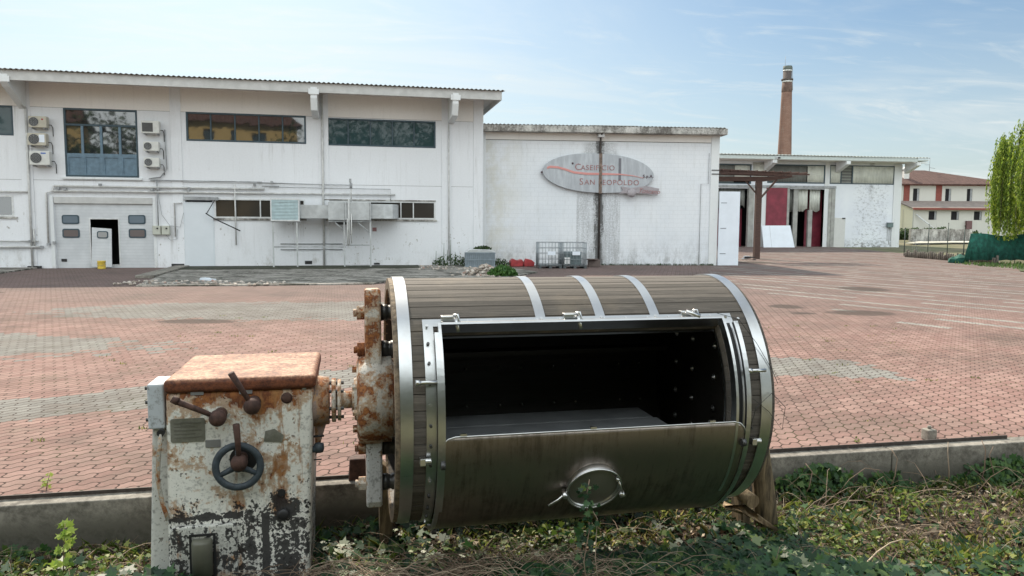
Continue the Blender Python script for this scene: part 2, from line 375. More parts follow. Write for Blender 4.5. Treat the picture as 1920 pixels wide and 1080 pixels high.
M_inner = staves('wet_dark_staves', (.006, .0055, .005), (.036, .03, .024), wet=True)
M_rim = wood('cut_oak_rim', (.06, .045, .032), (.28, .21, .14), sc=(3, 3, 3), scale=8)
M_board = plain('dark_grey_board', (.2, .21, .22), .55, var=.3, sc=3)

# pavers
M_pav = Mat('interlocking_pavers', .92, 0, .12)
m = M_pav; ca, sa = math.cos(R(-32)), math.sin(R(-32))
u0 = m.x*ca - m.y*sa; v0 = m.x*sa + m.y*ca
wob = (u0*(2*math.pi/.115)).sin()*.013; wob2 = (v0*(2*math.pi/.115)).sin()*.013
bt = m.t.nodes.new('ShaderNodeTexBrick'); m.t.links.new(m.vec(u0+wob2, v0+wob, 0), bt.inputs['Vector'])
bt.inputs['Scale'].default_value = 1; bt.inputs['Brick Width'].default_value = .23; bt.inputs['Row Height'].default_value = .115
bt.inputs['Mortar Size'].default_value = .008; bt.inputs['Mortar Smooth'].default_value = .4
bt.inputs['Color1'].default_value = (1, 1, 1, 1); bt.inputs['Color2'].default_value = (.0, .0, .0, 1); bt.inputs['Mortar'].default_value = (.5, .5, .5, 1)
us, vs_ = u0.snap(.23), v0.snap(.115)
px = us*ca + vs_*sa; py = us*(-sa) + vs_*ca
def ell(cx, cy, a, b, rot=0, x=px, y=py):
    c, s_ = math.cos(R(rot)), math.sin(R(rot)); dx, dy = x-cx, y-cy
    p, q = (dx*c+dy*s_)/a, (dy*c-dx*s_)/b
    return p*p+q*q
jag = (m.white(m.vec(us, vs_, 0))-.5)*.5 + (m.noise(.9, 4, .6)-.5)*1.3
A = (ell(-10.2, 10.9, 4.6, 1.35, 0)+jag).lt(1); B = (ell(-4.2, 15.9, 5.6, 1.7, 4)+jag).lt(1)
dC = (py - 9.75 + (px-2.5)*(px-2.5)*.047).abs(); Cc = (dC+jag*.25).lt(.62)*(px+jag).lt(4.7)*px.gt(-9)
stripe = ((px*.83+py*.56)/1.02).fract().lt(.17)*(px-7.0-(py-21)*(py-21)*.012).gt(0)*py.gt(13.5)*py.lt(60)
grey = A.max(B).max(Cc).max(stripe)
rnd = X(m.t, bt.outputs['Color']); fac = X(m.t, bt.outputs['Fac'])
n1, n2, n3 = m.noise(.45, 5, .65), m.noise(3, 6, .75), m.noise(60, 3, .6)
red = m.mix(rnd*.65+n3.ramp(.3, .7)*.3, (.215, .127, .112), (.335, .228, .198))
gry = m.mix(rnd*.4+n3.ramp(.3, .7)*.4, (.17, .17, .16), (.29, .285, .265))
c = m.mix(grey, red, gry)
n4 = m.noise(.22, 5, .7, sc=(1, .6, 1)); n5 = m.noise(1.4, 7, .8, sc=(.6, 1.3, 1))
c = m.mix((n1*.55+n2*.45).ramp(.42, .64)*.6, c, (.1, .08, .068)); c = m.mix((n4*.6+n5*.4).ramp(.5, .64)*.55, c, (.085, .068, .06)); c = m.mix((n4*.5+n2*.5).ramp(.52, .7)*.35*(m.y-12).lt(0), c, (.42, .33, .27))       # grime in drifts
c = m.mix((m.y-9).ramp(0, 14)*(grey*-.45+1.0)*.55, c, (.125, .11, .108))        # greyer and darker towards the halls
moss = m.noise(1.1, 5, .7).ramp(.5, .62)
c = m.mix(stripe*(m.noise(1.2, 4).ramp(.35, .62)*.5+.12), c, (.36, .36, .33)); c = m.mix(fac*.95, c, m.mix(moss, (.05, .035, .03), (.045, .045, .02)))
st = None
for cx, cy, a, b in ((-6, 14, .8, .35), (10.6, 22.3, .7, .9), (7.6, 16, .75, .55), (6.4, 17.2, .4, .5), (6.3, 15.9, .3, .2), (-14, 19.5, .6, .3), (12.5, 38, 1, 1)):
    e = (ell(cx, cy, a, b, 0, m.x, m.y)+(n2-.5)*2.2).ramp(.5, 1.2).inv(); st = e if st is None else st.max(e)
c = m.mix(st*.7, c, (.045, .04, .035)); m.col(c); m.bump(fac.inv()*1.0+n3*.15+m.noise(.8, 3)*2.0, .6, .012)
# apron, soil, grass ground
M_apron = Mat('dirty_apron_concrete', .9); m = M_apron
n1, n2 = m.noise(.8, 6, .75, sc=(1, 2.5, 1)), m.noise(9, 5, .7)
vo = m.t.nodes.new('ShaderNodeTexVoronoi'); vo.feature = 'DISTANCE_TO_EDGE'; vo.inputs['Scale'].default_value = .55; dv = m.t.nodes.new('ShaderNodeMapping'); dv.inputs['Scale'].default_value = (1, 2, 1); m.t.links.new(m.vec(m.x+n2*.7, m.y+n2*.7, 0), dv.inputs[0]); m.t.links.new(dv.outputs[0], vo.inputs['Vector'])
crk = X(m.t, vo.outputs['Distance']).ramp(.015, .07).inv()
m.col(m.mix(crk*.8, m.mix((n1*.6+n2*.4).ramp(.4, .6), (.08, .075, .062), (.36, .34, .31)), (.03, .03, .02))); m.bump(n2-crk*.5, .6, .02)
M_moss = Mat('mossy_strip', .95); m = M_moss
m.col(m.mix(m.noise(4, 6, .8).ramp(.35, .65), (.008, .01, .006), (.045, .05, .025))); m.bump(m.noise(20, 4), .6, .02)
M_soil = Mat('soil', .95); m = M_soil
m.col(m.ramp(m.noise(9, 7, .8), [(.3, (.015, .011, .007)), (.55, (.05, .037, .022)), (.75, (.12, .09, .055))])); m.bump(m.noise(30, 5), .8, .03)
M_field = Mat('field_ground', .95); m = M_field
m.col(m.mix(m.noise(.6, 6, .8).ramp(.35, .65), (.07, .09, .03), (.17, .14, .09)))
def leafmat(name, stops, trans=.35, rough=.55):
    m = Mat(name, rough); r = m.island(); col = m.ramp(r, stops); m.col(col)
    tr = m.t.nodes.new('ShaderNodeBsdfTranslucent'); m.t.links.new(col, tr.inputs[0]); ms = m.t.nodes.new('ShaderNodeMixShader'); ms.inputs[0].default_value = trans
    m.t.links.new(m.b.outputs[0], ms.inputs[1]); m.t.links.new(tr.outputs[0], ms.inputs[2]); m.t.links.new(ms.outputs[0], m.t.nodes['Material Output'].inputs[0]); return m
M_ivy = leafmat('ivy_leaf', [(0, (.01, .035, .015)), (.5, (.022, .07, .026)), (.85, (.05, .12, .035)), (1, (.14, .2, .05))], .3, .5)
M_grass = leafmat('mixed_herb', [(0, (.05, .1, .02)), (.4, (.14, .2, .04)), (.7, (.3, .3, .08)), (1, (.42, .36, .18))], .45)
M_litter = leafmat('dry_litter', [(0, (.035, .02, .012)), (.45, (.12, .08, .045)), (.8, (.28, .2, .13)), (1, (.6, .53, .42))], .15, .8)
M_twig = leafmat('dead_twig', [(0, (.1, .065, .045)), (.6, (.24, .17, .12)), (1, (.42, .34, .25))], .0, .8)
M_willow = leafmat('willow_leaf', [(0, (.07, .13, .02)), (.45, (.19, .29, .035)), (1, (.42, .5, .07))], .5)
M_tree = leafmat('dark_leaf', [(0, (.02, .04, .015)), (1, (.07, .12, .035))], .3)
M_bark = wood('bark', (.06, .05, .035), (.2, .16, .12), sc=(6, 6, 1))
M_house_y = plain('yellow_render', (.5, .38, .17), .9, var=.08, sc=1)
M_house_c = plaster('cream_render', (.58, .57, .52), .5, .4)
M_redtrim = plain('oxide_red_trim', (.22, .06, .045), .8, var=.2)

# ================================================================== GROUND
K0, KA = Vector((-3.2665, 4.634, 0)), R(11.6); kd = Vector((math.cos(KA), math.sin(KA), 0)); kn = Vector((-math.sin(KA), math.cos(KA), 0))
def kerb_y(x): return K0.y + (x-K0.x)*math.tan(KA)
def soil_z(x, y):
    z = -.27 + .03*math.sin(x*2.3+1)*math.cos(y*3.1) + .02*math.sin(x*6+y*5)
    z += .07*math.exp(-((y-4.05-(x-1)*.12)/.35)**2)*(1 if x > -2.2 else .3)
    return z
def grid(x0, x1, y0, y1, nx, ny, fz):
    V = [(x0+(x1-x0)*i/nx, y0+(y1-y0)*j/ny) for j in range(ny+1) for i in range(nx+1)]
    return [(x, y, fz(x, y)) for x, y in V], [(j*(nx+1)+i, j*(nx+1)+i+1, (j+1)*(nx+1)+i+1, (j+1)*(nx+1)+i) for j in range(ny) for i in range(nx)]
# soil bank in front of the kerb (near part undulates, sheared to run along the kerb)
b = MB(); V, F = grid(-9, 12, -4, 0, 150, 40, lambda x, y: 0)
V = [(x, kerb_y(x)+.06+y, soil_z(x, kerb_y(x)+.06+y) if y > -3.9 else -.3) for x, y, z in V]; b.add(V, F, True)
tag(b.build('soil_ground', M_soil), 'bare brown soil bank below the concrete kerb', kind='structure')
b = MB(); far = 900
b.add([(-far, -far, -.33), (far, -far, -.33), (far, kerb_y(far)+.05, -.33), (-far, kerb_y(-far)+.05, -.33)], [(0, 1, 2, 3)])
tag(b.build('ground', M_field), kind='structure')
b = MB(); Yb = [0, 36, 60, 100, 400, 3000]
V, F = [], []
for j, q in enumerate(Yb):
    for x in (-900, -30, 30, 900):
        y = kerb_y(x)+.1 if j == 0 else max(q, kerb_y(x)+.2+j)
        V.append((x, y, -.02 + (zg(y) if y < 100 else zg(100))))
F = [(j*4+i, j*4+i+1, (j+1)*4+i+1, (j+1)*4+i) for j in range(5) for i in range(3)]
b.add(V, F); tag(b.build('terrain', M_field), kind='structure')
b = MB(); xs = [-30+2*i for i in range(29)]; V = []
rows = [0, .12, .3, .5, .7, .85, .93, 1]
for t in rows:
    for x in xs:
        ya = kerb_y(x)+.14; yb = 36 if t <= .7 else 36
        y = ya+(36-ya)*(t/.7) if t <= .7 else 36+(62-36)*(t-.7)/.3
        V.append((x, y, zg(y)))
n = len(xs); b.add(V, [(j*n+i, j*n+i+1, (j+1)*n+i+1, (j+1)*n+i) for j in range(len(rows)-1) for i in range(n-1)])
tag(b.build('paved_yard', M_pav), kind='structure')
# concrete apron and mossy strip at the foot of the big hall
b = MB(); b.prism([(-11.0, 21.6), (-8, 22.1), (-4.3, 22.9), (-4.0, 24.1), (-.3, 25.5), (1.0, 29.0), (-.9, 33.9), (-13.9, 31.1), (-12.2, 25.6)], -.01, .045, 'xy'); tag(b.build('concrete_apron', M_apron, bevel=.01), kind='structure')
b = MB(); b.prism([(-13.2, 29.0), (-4.6, 30.8), (-3.9, 31.2), (-4.2, 33.1), (-13.6, 31.15)], .046, .062, 'xy'); tag(b.build('mossy_gravel_bed', M_moss), kind='structure')
b = MB(); b.prism([(-30, 22), (-17.7, 23.4), (-19.2, 29.95), (-30, 27.7)], -.01, .05, 'xy'); tag(b.build('footpath', M_apron, bevel=.01), kind='structure')
b = MB(); b.prism([(-12.7, 24.9), (-12.1, 25.0), (-13.55, 31.1), (-14.1, 31.0)], .0, .1, 'xy')
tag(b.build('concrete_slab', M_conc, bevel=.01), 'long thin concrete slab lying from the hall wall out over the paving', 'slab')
# kerb wall
ke = empty('kerb_wall', K0, 11.6, 'low concrete kerb wall with dark iron rail along its top', 'kerb')
b = MB(); x = -8.0; xs = []
while x < 14: L = random.uniform(1.6, 2.4); b.box(x+.003, x+L-.003, random.uniform(-.004, .004), .15, -.45, .04+random.uniform(-.004, .004)); x += L
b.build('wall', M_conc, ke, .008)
b = MB(); b.box(-8, .9, .118, .128, .04, .066); b.box(.906, 6.2, .114, .125, .041, .068); b.box(6.206, 7.75, .11, .122, .04, .068)
pass
b.build('rail', plain('rusty_dark_iron', (.045, .035, .03), .7, var=.4, sc=20), ke)
b = MB(); b.box(7.1, 7.19, .27, .36, 0, .1); b.box(7.13, 7.16, .3, .33, .1, .13)
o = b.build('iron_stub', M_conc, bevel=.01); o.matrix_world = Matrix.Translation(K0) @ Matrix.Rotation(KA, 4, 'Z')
tag(o, 'small grey concrete stub standing beside the right end of the kerb rail', 'stub')

# ================================================================== BIG HALL (left)
hall = empty('white_hall', (-18.694, 30.158, 0), 12, 'long two storey white industrial hall with deep eaves and roller door', 'building')
U0, U1, ZT = -9.0, 17.75, 7.42
holes = [(.62, 3.36, 3.72, 6.455), (5.23, 10.04, 5.28, 6.47), (10.855, 15.6, 5.25, 6.42), (-8.6, -1.2, 5.3, 6.47), (-6.0, -1.33, 2.09, 2.93),
         (.13, 3.83, 0, 2.66), (5.1, 6.2, 2.75, 2.87), (6.25, 9.95, 2.09, 2.91), (10.85, 15.58, 2.09, 2.88)]
MB().wall(U0, U1, 0, 6.455, 0, .25, holes).build('wall', M_wall, hall)
MB().wall(U0, U1, 6.456, ZT, -.004, .25, [(h[0], h[1], h[2], h[3]) for h in holes if h[3] > 6.456]).build('upper_wall', M_upper, hall)
b = MB(); b.box(U0, U0+.2, .25, 14, 0, ZT); b.box(U1-.2, U1, .25, 14, 0, ZT); b.box(U0+.2, U1-.2, 13.8, 14, 0, ZT); b.each('side_wall', M_wall, hall)
b = MB(); b.box(U0+.2, U1-.2, 3.2, 3.3, 0, 7.4); b.box(U0+.2, U1-.2, .26, 3.2, 3.2, 3.5); b.build('inner_partition', plain('dim_interior', (.1, .1, .1), .9), hall)
b = MB()    # vertical precast joints and pilasters
for a in (-.99, 4.62, 10.55, 15.87): b.box(a, a+.42, -.035, -.004, 0, ZT)
b.box(17.3, 17.72, -.03, -.004, 0, ZT)
b.each('pilaster', M_wall, hall, .008)
b = MB(); 
for z in (3.56, 6.452): b.box(U0, 17.28, -.006, .004, z, z+.012)
b.build('joint', plain('joint_shadow_gap', (.2, .2, .2), .9), hall)
# eave slab, fascia, corrugated sheets
b = MB(); b.box(U0-.4, 18.2, -1.52, 14.3, 7.42, 7.5); b.build('soffit', M_soffit, hall)
b = MB(); b.box(U0-.4, 18.21, -1.6, -1.52, 7.2, 7.58); b.box(18.2, 18.28, -1.6, 14.3, 7.2, 7.58); b.build('fascia', M_metalroof, hall, .01)
b = MB(); n = 1180; xs = [U0-.45+i*(27.85/n) for i in range(n+1)]
V = [(x, y, z+.022*math.sin(2*math.pi*x/.19)) for y, z in ((-1.72, 7.6), (6.5, 8.35), (14.4, 7.6)) for x in xs]
b.add(V, [(j*(n+1)+i, j*(n+1)+i+1, (j+1)*(n+1)+i+1, (j+1)*(n+1)+i) for j in range(2) for i in range(n)], True)
o = b.build('roof', M_fcem, hall, fix=False); sm = o.modifiers.new('s', 'SOLIDIFY'); sm.thickness = .012
for a in (-1.0, 10.27, 16.09):   # eave brackets tapering back to the wall
    b = MB(); x0 = a+.06
    b.prism([(-.04, 7.42), (-1.62, 7.42), (-1.62, 6.98), (-1.45, 6.5), (-.04, 6.35)] if a > 0 else [(-.04, 7.42), (-1.62, 7.42), (-1.62, 7.1), (-1.45, 6.98), (-.04, 6.35)], x0, x0+.26, 'yz')
    b.box(a-.02, a+.4, -1.66, -1.62, 7.12, 7.34)
    b.build('eave_bracket', M_trim, hall, .01)
# windows
def hwin(x0, x1, z0, z1, n, mf, mg, fw=.06, parent=hall, bars=None, depth=.1):
    fr = MB(); fr.frame(x0, x1, z0, z1, fw, -.012, depth); st = (x1-x0)/n
    xs = bars or [x0+st*i for i in range(1, n)]
    for q in xs: fr.box(q-fw*.4, q+fw*.4, -.006, depth-.01, z0+fw, z1-fw)
    f = fr.build('window', mf, parent, .004)
    ed = [x0]+list(xs)+[x1]
    for i in range(len(ed)-1):
        b = MB(); t = random.uniform(-.003, .003)
        b.add([(ed[i]+.01, .05+t, z0+.02), (ed[i+1]-.01, .05-t, z0+.02), (ed[i+1]-.01, .05-t*2, z1-.02), (ed[i]+.01, .05+t, z1-.02)], [(0, 1, 2, 3)])
        b.build('pane', mg[i % len(mg)] if isinstance(mg, list) else mg, f)
    return f
hwin(-8.6, -1.2, 5.3, 6.47, 6, M_frame, M_tealglass)
hwin(5.23, 10.04, 5.28, 6.47, 5, M_frame, M_glass, .07)
hwin(10.855, 15.6, 5.25, 6.42, 5, M_frame, M_tealglass, .07)
hwin(-6.0, -1.33, 2.09, 2.93, 4, M_wframe, M_glass, .06)
hwin(6.25, 9.95, 2.09, 2.91, 4, M_wframe, M_tintglass, .06, bars=[7.09, 8.1, 9.0])
hwin(10.85, 15.58, 2.09, 2.88, 4, M_wframe, M_tintglass, .06, bars=[12.2, 14.05, 14.6])
b = MB(); b.box(-6.1, -1.2, -.05, .0, 2.0, 2.08); b.box(6.2, 10.0, -.05, 0, 2.0, 2.08); b.box(10.8, 15.65, -.05, 0, 2.0, 2.08); b.box(10.75, 15.6, -.04, 0, 2.89, 2.94); b.each('sill', M_oldconc, hall)
# glazed loading door, first floor
b = MB(); b.frame(.62, 3.36, 3.72, 6.455, .07, -.012, .1)
b.box(.69, 3.29, -.01, .09, 5.76, 5.84)
dm = b.build('glazed_door', M_frame, hall, .004)
b = MB()
for q in (1.28, 1.98, 2.68): b.box(q-.045, q+.045, -.008, .08, 3.79, 5.76)
b.box(.69, 3.29, -.004, .078, 4.56, 4.66)
for a, c in ((.69, 1.235), (1.325, 1.935), (2.025, 2.635), (2.725, 3.29)): b.frame(a, c, 3.79, 4.56, .05, -.001, .07)
b.build('door_leaf', M_frame2, dm, .004)
b = MB()
for a, c in ((.74, 1.185), (1.375, 1.885), (2.075, 2.585), (2.775, 3.24)): b.box(a, c, .035, .06, 3.84, 4.51)
b.build('lower_panel', M_frame2, dm)
for a, c in ((.69, 1.235), (1.325, 1.935), (2.025, 2.635), (2.725, 3.29)):
    b = MB(); t = random.uniform(-.004, .004); b.add([(a, .045+t, 4.66), (c, .045-t, 4.66), (c, .045-t, 5.76), (a, .045+t, 5.76)], [(0, 1, 2, 3)]); b.build('pane', M_glass, dm)
b = MB(); b.add([(.69, .045, 5.84), (3.29, .047, 5.84), (3.29, .047, 6.39), (.69, .045, 6.39)], [(0, 1, 2, 3)]); b.build('pane', M_glass, dm)
b = MB(); b.box(.5, 3.5, -.1, 0, 3.62, 3.7); b.build('ledge', M_trim, hall, .005)
# sectional garage door
gd = MB().wall(.13, 3.83, .0, 2.66, .06, .1, [(1.43, 2.48, .13, 2.0), (.41, .99, 1.83, 2.14), (.41, .99, 1.27, 1.58), (2.9, 3.5, 1.84, 2.16), (2.9, 3.5, 1.27, 1.59), (.31, .49, .28, .37)]).build('garage_door', M_door, hall)
for a, c, z0, z1 in ((.41, .99, 1.83, 2.14), (.41, .99, 1.27, 1.58), (2.9, 3.5, 1.84, 2.16), (2.9, 3.5, 1.27, 1.59)):
    b = MB(); b.prism(rrect(a-.03, c+.03, z0-.03, z1+.03, .08), .035, .058); o = b.build('porthole_frame', M_frame, gd)
    b = MB(); b.prism(rrect(a+.02, c-.02, z0+.02, z1-.02, .06), .028, .0345); b.build('porthole_pane', glass('porthole_blue' if z0 > 1.7 else 'porthole_brown', (.12, .16, .2) if z0 > 1.7 else (.13, .11, .11), 1.5, .2), gd)
b = MB(); b.box(.3, .5, .04, .058, .27, .38); b.build('vent_slot', M_black, gd)
b = MB(); b.frame(1.38, 2.53, .09, 2.05, .05, .045, .1); b.build('wicket_frame', M_wframe, gd)
b = MB(); b.box(.13, 3.83, .11, .16, 2.4, 2.66); b.box(.13, 3.83, -.03, .05, 2.64, 2.9); b.each('lintel', M_metalroof, hall, .005)
b = MB(); b.box(-.02, .12, -.06, .05, 0, 2.92); b.box(3.84, 3.96, -.02, .05, 0, 2.92); b.each('door_jamb', M_trim, hall, .005)
b = MB(); b.box(5.06, 6.18, -.03, -.006, .03, 2.74); b.frame(5.02, 6.22, .03, 2.9, .04, -.02, .01); b.build('side_door', plain('pale_door', (.66, .7, .74), .5, var=.04, sc=1), hall, .004)
b = MB(); b.box(5.1, 6.42, -.14, -.01, 2.82, 2.97); b.build('door_box', M_grey, hall, .01)
# pipework on the wall
def wp(pts, r, mat, name='wall_pipe', off=-.09): 
    q = MB(); q.tube([(p[0], p[2] if len(p) > 2 else off, p[1]) for p in pts], r, 8); return q.build(name, mat, hall)
wp([(.2, 3.33), (8.3, 3.33)], .045, M_pvc); wp([(.1, 3.13), (13.8, 3.16)], .04, M_pvc); wp([(.16, 3.33), (.16, 3.13), (-.1, 3.05), (-.1, 1.0)], .04, M_pvc)
wp([(3.8, 3.62), (8.2, 3.62), (8.2, 3.45), (8.9, 3.45)], .022, M_grey); wp([(8.0, 3.6), (10.6, 3.56), (11.9, 3.55)], .016, M_grey)
wp([(8.5, 3.42), (13.6, 3.40), (13.6, 2.9)], .014, M_grey); wp([(-1.9, 3.08), (-.7, 3.08)], .035, M_pvc)
wp([(-5, 1.12), (-.45, 1.1)], .03, M_pvc); wp([(-5, .88), (-.3, .87)], .05, M_pvc); wp([(-.62, 1.6), (-.6, .88)], .03, M_pvc)
wp([(7.1, 3.5), (7.1, .95)], .03, M_pvc); wp([(5.0, 2.7), (4.7, 2.7), (4.7, 1.3)], .028, M_pvc); wp([(4.05, 3.6), (4.05, 1.75)], .025, M_grey)
wp([(8.9, 1.0), (11.5, 1.0)], .02, M_grey, off=-.06); wp([(8.9, .76), (11.5, .76)], .02, M_grey, off=-.06)
wp([(4.05, 3.3), (4.2, 2.2), (4.5, 1.75), (4.9, 1.7), (5.05, 2.3)], .01, M_grey, 'loose_cable'); wp([(4.35, 1.35), (4.5, 1.15), (4.75, 1.2), (4.8, 1.6)], .01, M_grey, 'loose_cable')
wp([(6.35, 2.95), (5.98, 2.25, -.3)], .018, M_black, 'hanging_cable'); wp([(5.95, 2.28, -.3), (6.3, 2.05, -.3), (7.3, 1.55, -.25)], .024, M_black, 'hanging_cable')
b = MB()
for x, z in ((.35, 3.23), (.6, 3.2), (3.85, 3.23), (4.1, 3.28), (5.3, 3.3), (5.25, 3.2), (-.75, 1.1), (-.35, .87), (-.1, .98), (.12, 1.05), (1.9, 3.4), (7.9, 3.5), (8.6, 3.62)): b.box(x-.05, x+.05, -.15, -.04, z-.05, z+.05)
b.each('pipe_bracket', M_grey, hall)
# downpipes
def down(pts, r=.045): return wp(pts, r, M_pvc, 'downpipe')
down([(-.7, 6.4), (-.72, 0)]); wp([(-1.05, 7.3, -1.4), (-.72, 6.4, -.12)], .06, M_pvc, 'downpipe'); down([(10.72, 7.4), (10.72, 0)], .045); down([(16.18, 6.5), (16.18, .3)], .03)
b = MB(); b.box(-.9, -.4, -.12, -.03, .0, .1); b.box(4.5, 5.0, -.05, -.03, .05, .16); b.box(9.9, 10.2, -.02, -.005, .12, .26); b.box(12.85, 13.1, -.02, -.005, .08, .16); b.each('wall_vent', M_black, hall)
b = MB(); b.box(12.8, 12.98, -.012, -.004, 1.55, 1.72); b.build('warning_plate', M_signred, hall)
def on(parent_o, x, y, z):   # world point of a hall-local point
    return parent_o.matrix_basis @ Vector((x, y, z))
# electrical boxes
for x0, x1, lab in ((3.83, 4.15, 'left of two grey switch boxes beside the roller door'), (4.18, 4.5, 'right of two grey switch boxes beside the roller door')):
    e = empty('switch_box', on(hall, x0, 0, 1.37), 12, lab, 'switch box', 'switch boxes beside the roller door')
    b = MB(); b.box(0, x1-x0, -.16, -.006, 0, .38); b.build('casing', plain('switch_box_grey', (.42, .43, .37), .5), e, .012)
    b = MB(); b.box(.02, x1-x0-.02, -.172, -.1605, .02, .36); b.build('cover', plain('switch_box_cover', (.47, .48, .42), .5), e, .006)
    b = MB(); b.cyl((.2, -.172, .27), (.2, -.2, .27), .035); b.build('knob', M_black, e)
# air conditioners
def ac(x0, x1, z0, z1, label, mat, fanx, fr, square=False, side=.18):
    e = empty('air_conditioner', on(hall, x0, 0, z0), 12, label, 'air conditioner', 'outdoor air conditioners on the white hall'); w, h = x1-x0, z1-z0
    b = MB(); b.box(0, w, -.42, -.12, 0, h); b.build('casing', mat, e, .02)
    if square:
        b = MB(); b.box(.04, w*.66, -.428, -.4205, .06, h-.08)
        b.build('grille', M_fan, e, .01)
    else:
        b = MB(); b.cyl((w*fanx, -.4205, h*.5), (w*fanx, -.428, h*.5), fr, n=24); b.build('fan_recess', M_fan, e)
        b = MB(); [b.torus((w*fanx, -.436, h*.5), q, .006, n=24, m=5) for q in (fr, fr*.72, fr*.45)]
        for k in range(8): b.tube([(w*fanx, -.436, h*.5), (w*fanx+fr*math.cos(k*math.pi/4), -.436, h*.5+fr*math.sin(k*math.pi/4))], .004, 4)
        b.build('fan_guard', M_grey, e)
    b = MB(); [b.box(q, q+.04, -.42, 0, -.05, -.004) for q in (.08, w-.12)]; b.build('bracket', M_grey, e)
    b = MB(); b.tube([(w, -.2, h*.3), (w+.08, -.15, h*.3), (w+.1, -.06, h*.1), (w+.1, -.05, -.3)], .016); b.build('pipe', M_black, e)
    return e
a = ac(-.5, .14, 5.6, 6.04, 'topmost beige air conditioner left of the glazed door, round fan and red dot', M_ac2, .3, .17)
b = MB(); b.cyl((.5, -.4205, .32), (.5, -.43, .32), .035); b.build('badge', M_redpl, a)
a = ac(-.57, .1, 4.9, 5.38, 'yellowed middle air conditioner left of the glazed door', M_ac2, .36, .19)
b = MB(); b.box(.42, .62, -.428, -.4205, .12, .42); b.build('label_patch', M_white, a)
a = ac(-.53, .2, 4.13, 4.68, 'lowest and whitest air conditioner left of the glazed door, black fan', M_ac, .34, .2)
b = MB(); b.box(.42, .6, -.428, -.4205, .44, .49); b.build('badge', plain('blue_badge', (.05, .12, .4)), a)
ac(3.6, 4.28, 5.5, 6.0, 'topmost air conditioner right of the glazed door with dark square grille', M_ac, .3, .2, True)
ac(3.66, 4.24, 4.79, 5.17, 'middle of three air conditioners right of the glazed door', M_ac, .3, .145)
ac(3.66, 4.24, 4.14, 4.52, 'lowest air conditioner right of the glazed door', M_ac, .3, .145)
wp([(4.42, 5.7), (4.45, 4.1), (4.2, 3.75), (3.75, 3.68)], .025, M_grey, 'cable_bundle')
# ventilation duct on a steel stand
d = empty('ventilation_duct', on(hall, 8.65, 0, 0), 12, 'galvanised air duct with slatted intake on a steel stand before the lower windows', 'duct')
b = MB(); b.box(0, 1.12, -1.15, -.3, 1.99, 2.88); b.build('intake_box', M_galv, d, .01)
b = MB(); b.frame(-.02, 1.14, 1.97, 2.9, .05, -1.18, -1.151); b.build('intake_frame', M_wframe, d)
b = MB()
for k in range(14): z = 2.03+k*.06; b.add([(.03, -1.178, z), (1.09, -1.178, z), (1.09, -1.153, z+.05), (.03, -1.153, z+.05)], [(0, 1, 2, 3)])
o = b.build('intake_slats', plain('pale_teal_slat', (.36, .46, .48), .4, .2), d); sm = o.modifiers.new('s', 'SOLIDIFY'); sm.thickness = .004
b = MB(); b.box(1.125, 2.3, -.95, -.35, 2.09, 2.66); b.build('duct_section', M_galv, d, .01)
b = MB(); b.box(2.3, 4.07, -1.2, -.2, 2.03, 2.79); b.build('fan_chamber', M_galv, d, .01)
b = MB(); [b.box(q, q+.03, -1.215, -1.2005, 2.04, 2.78) for q in (2.95, 3.05, 4.0)]; b.each('chamber_seam', M_grey, d)
b = MB(); b.prism([(4.075, -.3), (4.075, -1.0), (4.6, -1.0), (5.0, -.9), (5.22, -.6), (5.3, 0), (4.75, 0), (4.7, -.3)], 2.1, 2.72, 'xy'); b.build('duct_elbow', M_galv, d, .01)
b = MB(); b.prism([(2.5, 2.02), (3.2, 2.02), (3.1, 1.85), (2.75, 1.82)], -1.0, -.4); b.build('fan_scroll', M_black, d)
for q in (.06, 1.02, 2.95, 4.04):
    b = MB(); b.box(q-.03, q+.03, -1.13, -1.07, 0, 1.96 if q < 2 else 2.02); b.build('leg', M_galv, d)
b = MB(); b.box(.06, 3.0, -1.12, -1.08, .87, .92); b.box(3.0, 4.0, -1.12, -1.08, .95, .99); b.box(.0, 1.2, -1.14, -1.06, 1.93, 1.968); b.box(2.3, 4.1, -1.14, -1.06, 1.95, 2.01); b.box(3.0, 4.0, -1.12, -1.08, .1, .13); b.each('cross_rail', M_grey, d)
b = MB(); b.tube([(2.55, -1.1, 1.95), (2.97, -1.1, 1.55)], .018); b.tube([(3.5, -1.1, 1.95), (4.02, -1.1, 1.5)], .018); b.each('brace', M_galv, d)
b = MB(); b.tube([(3.15, -1.25, 2.9), (3.15, -1.25, 1.0)], .03, 8); b.tube([(3.25, -1.25, 2.3), (3.25, -1.25, 1.05)], .025, 8); b.tube([(3.08, -1.26, 2.1), (3.08, -1.26, 1.0)], .02, 8); b.each('drain_pipe', M_pvc, d)
b = MB(); b.tube([(3.25, -.9, 2.79), (3.25, -.9, 3.5)], .03, 8); b.build('flue', M_pvc, d)
b = MB(); b.cyl((3.25, -.9, 3.38), (3.25, -.9, 3.6), .06); b.box(3.17, 3.27, -.97, -.85, 3.62, 3.78); b.tube([(3.25, -.9, 3.6), (3.22, -.92, 3.66)], .03, 6); b.build('flue_cap', M_grey, d)
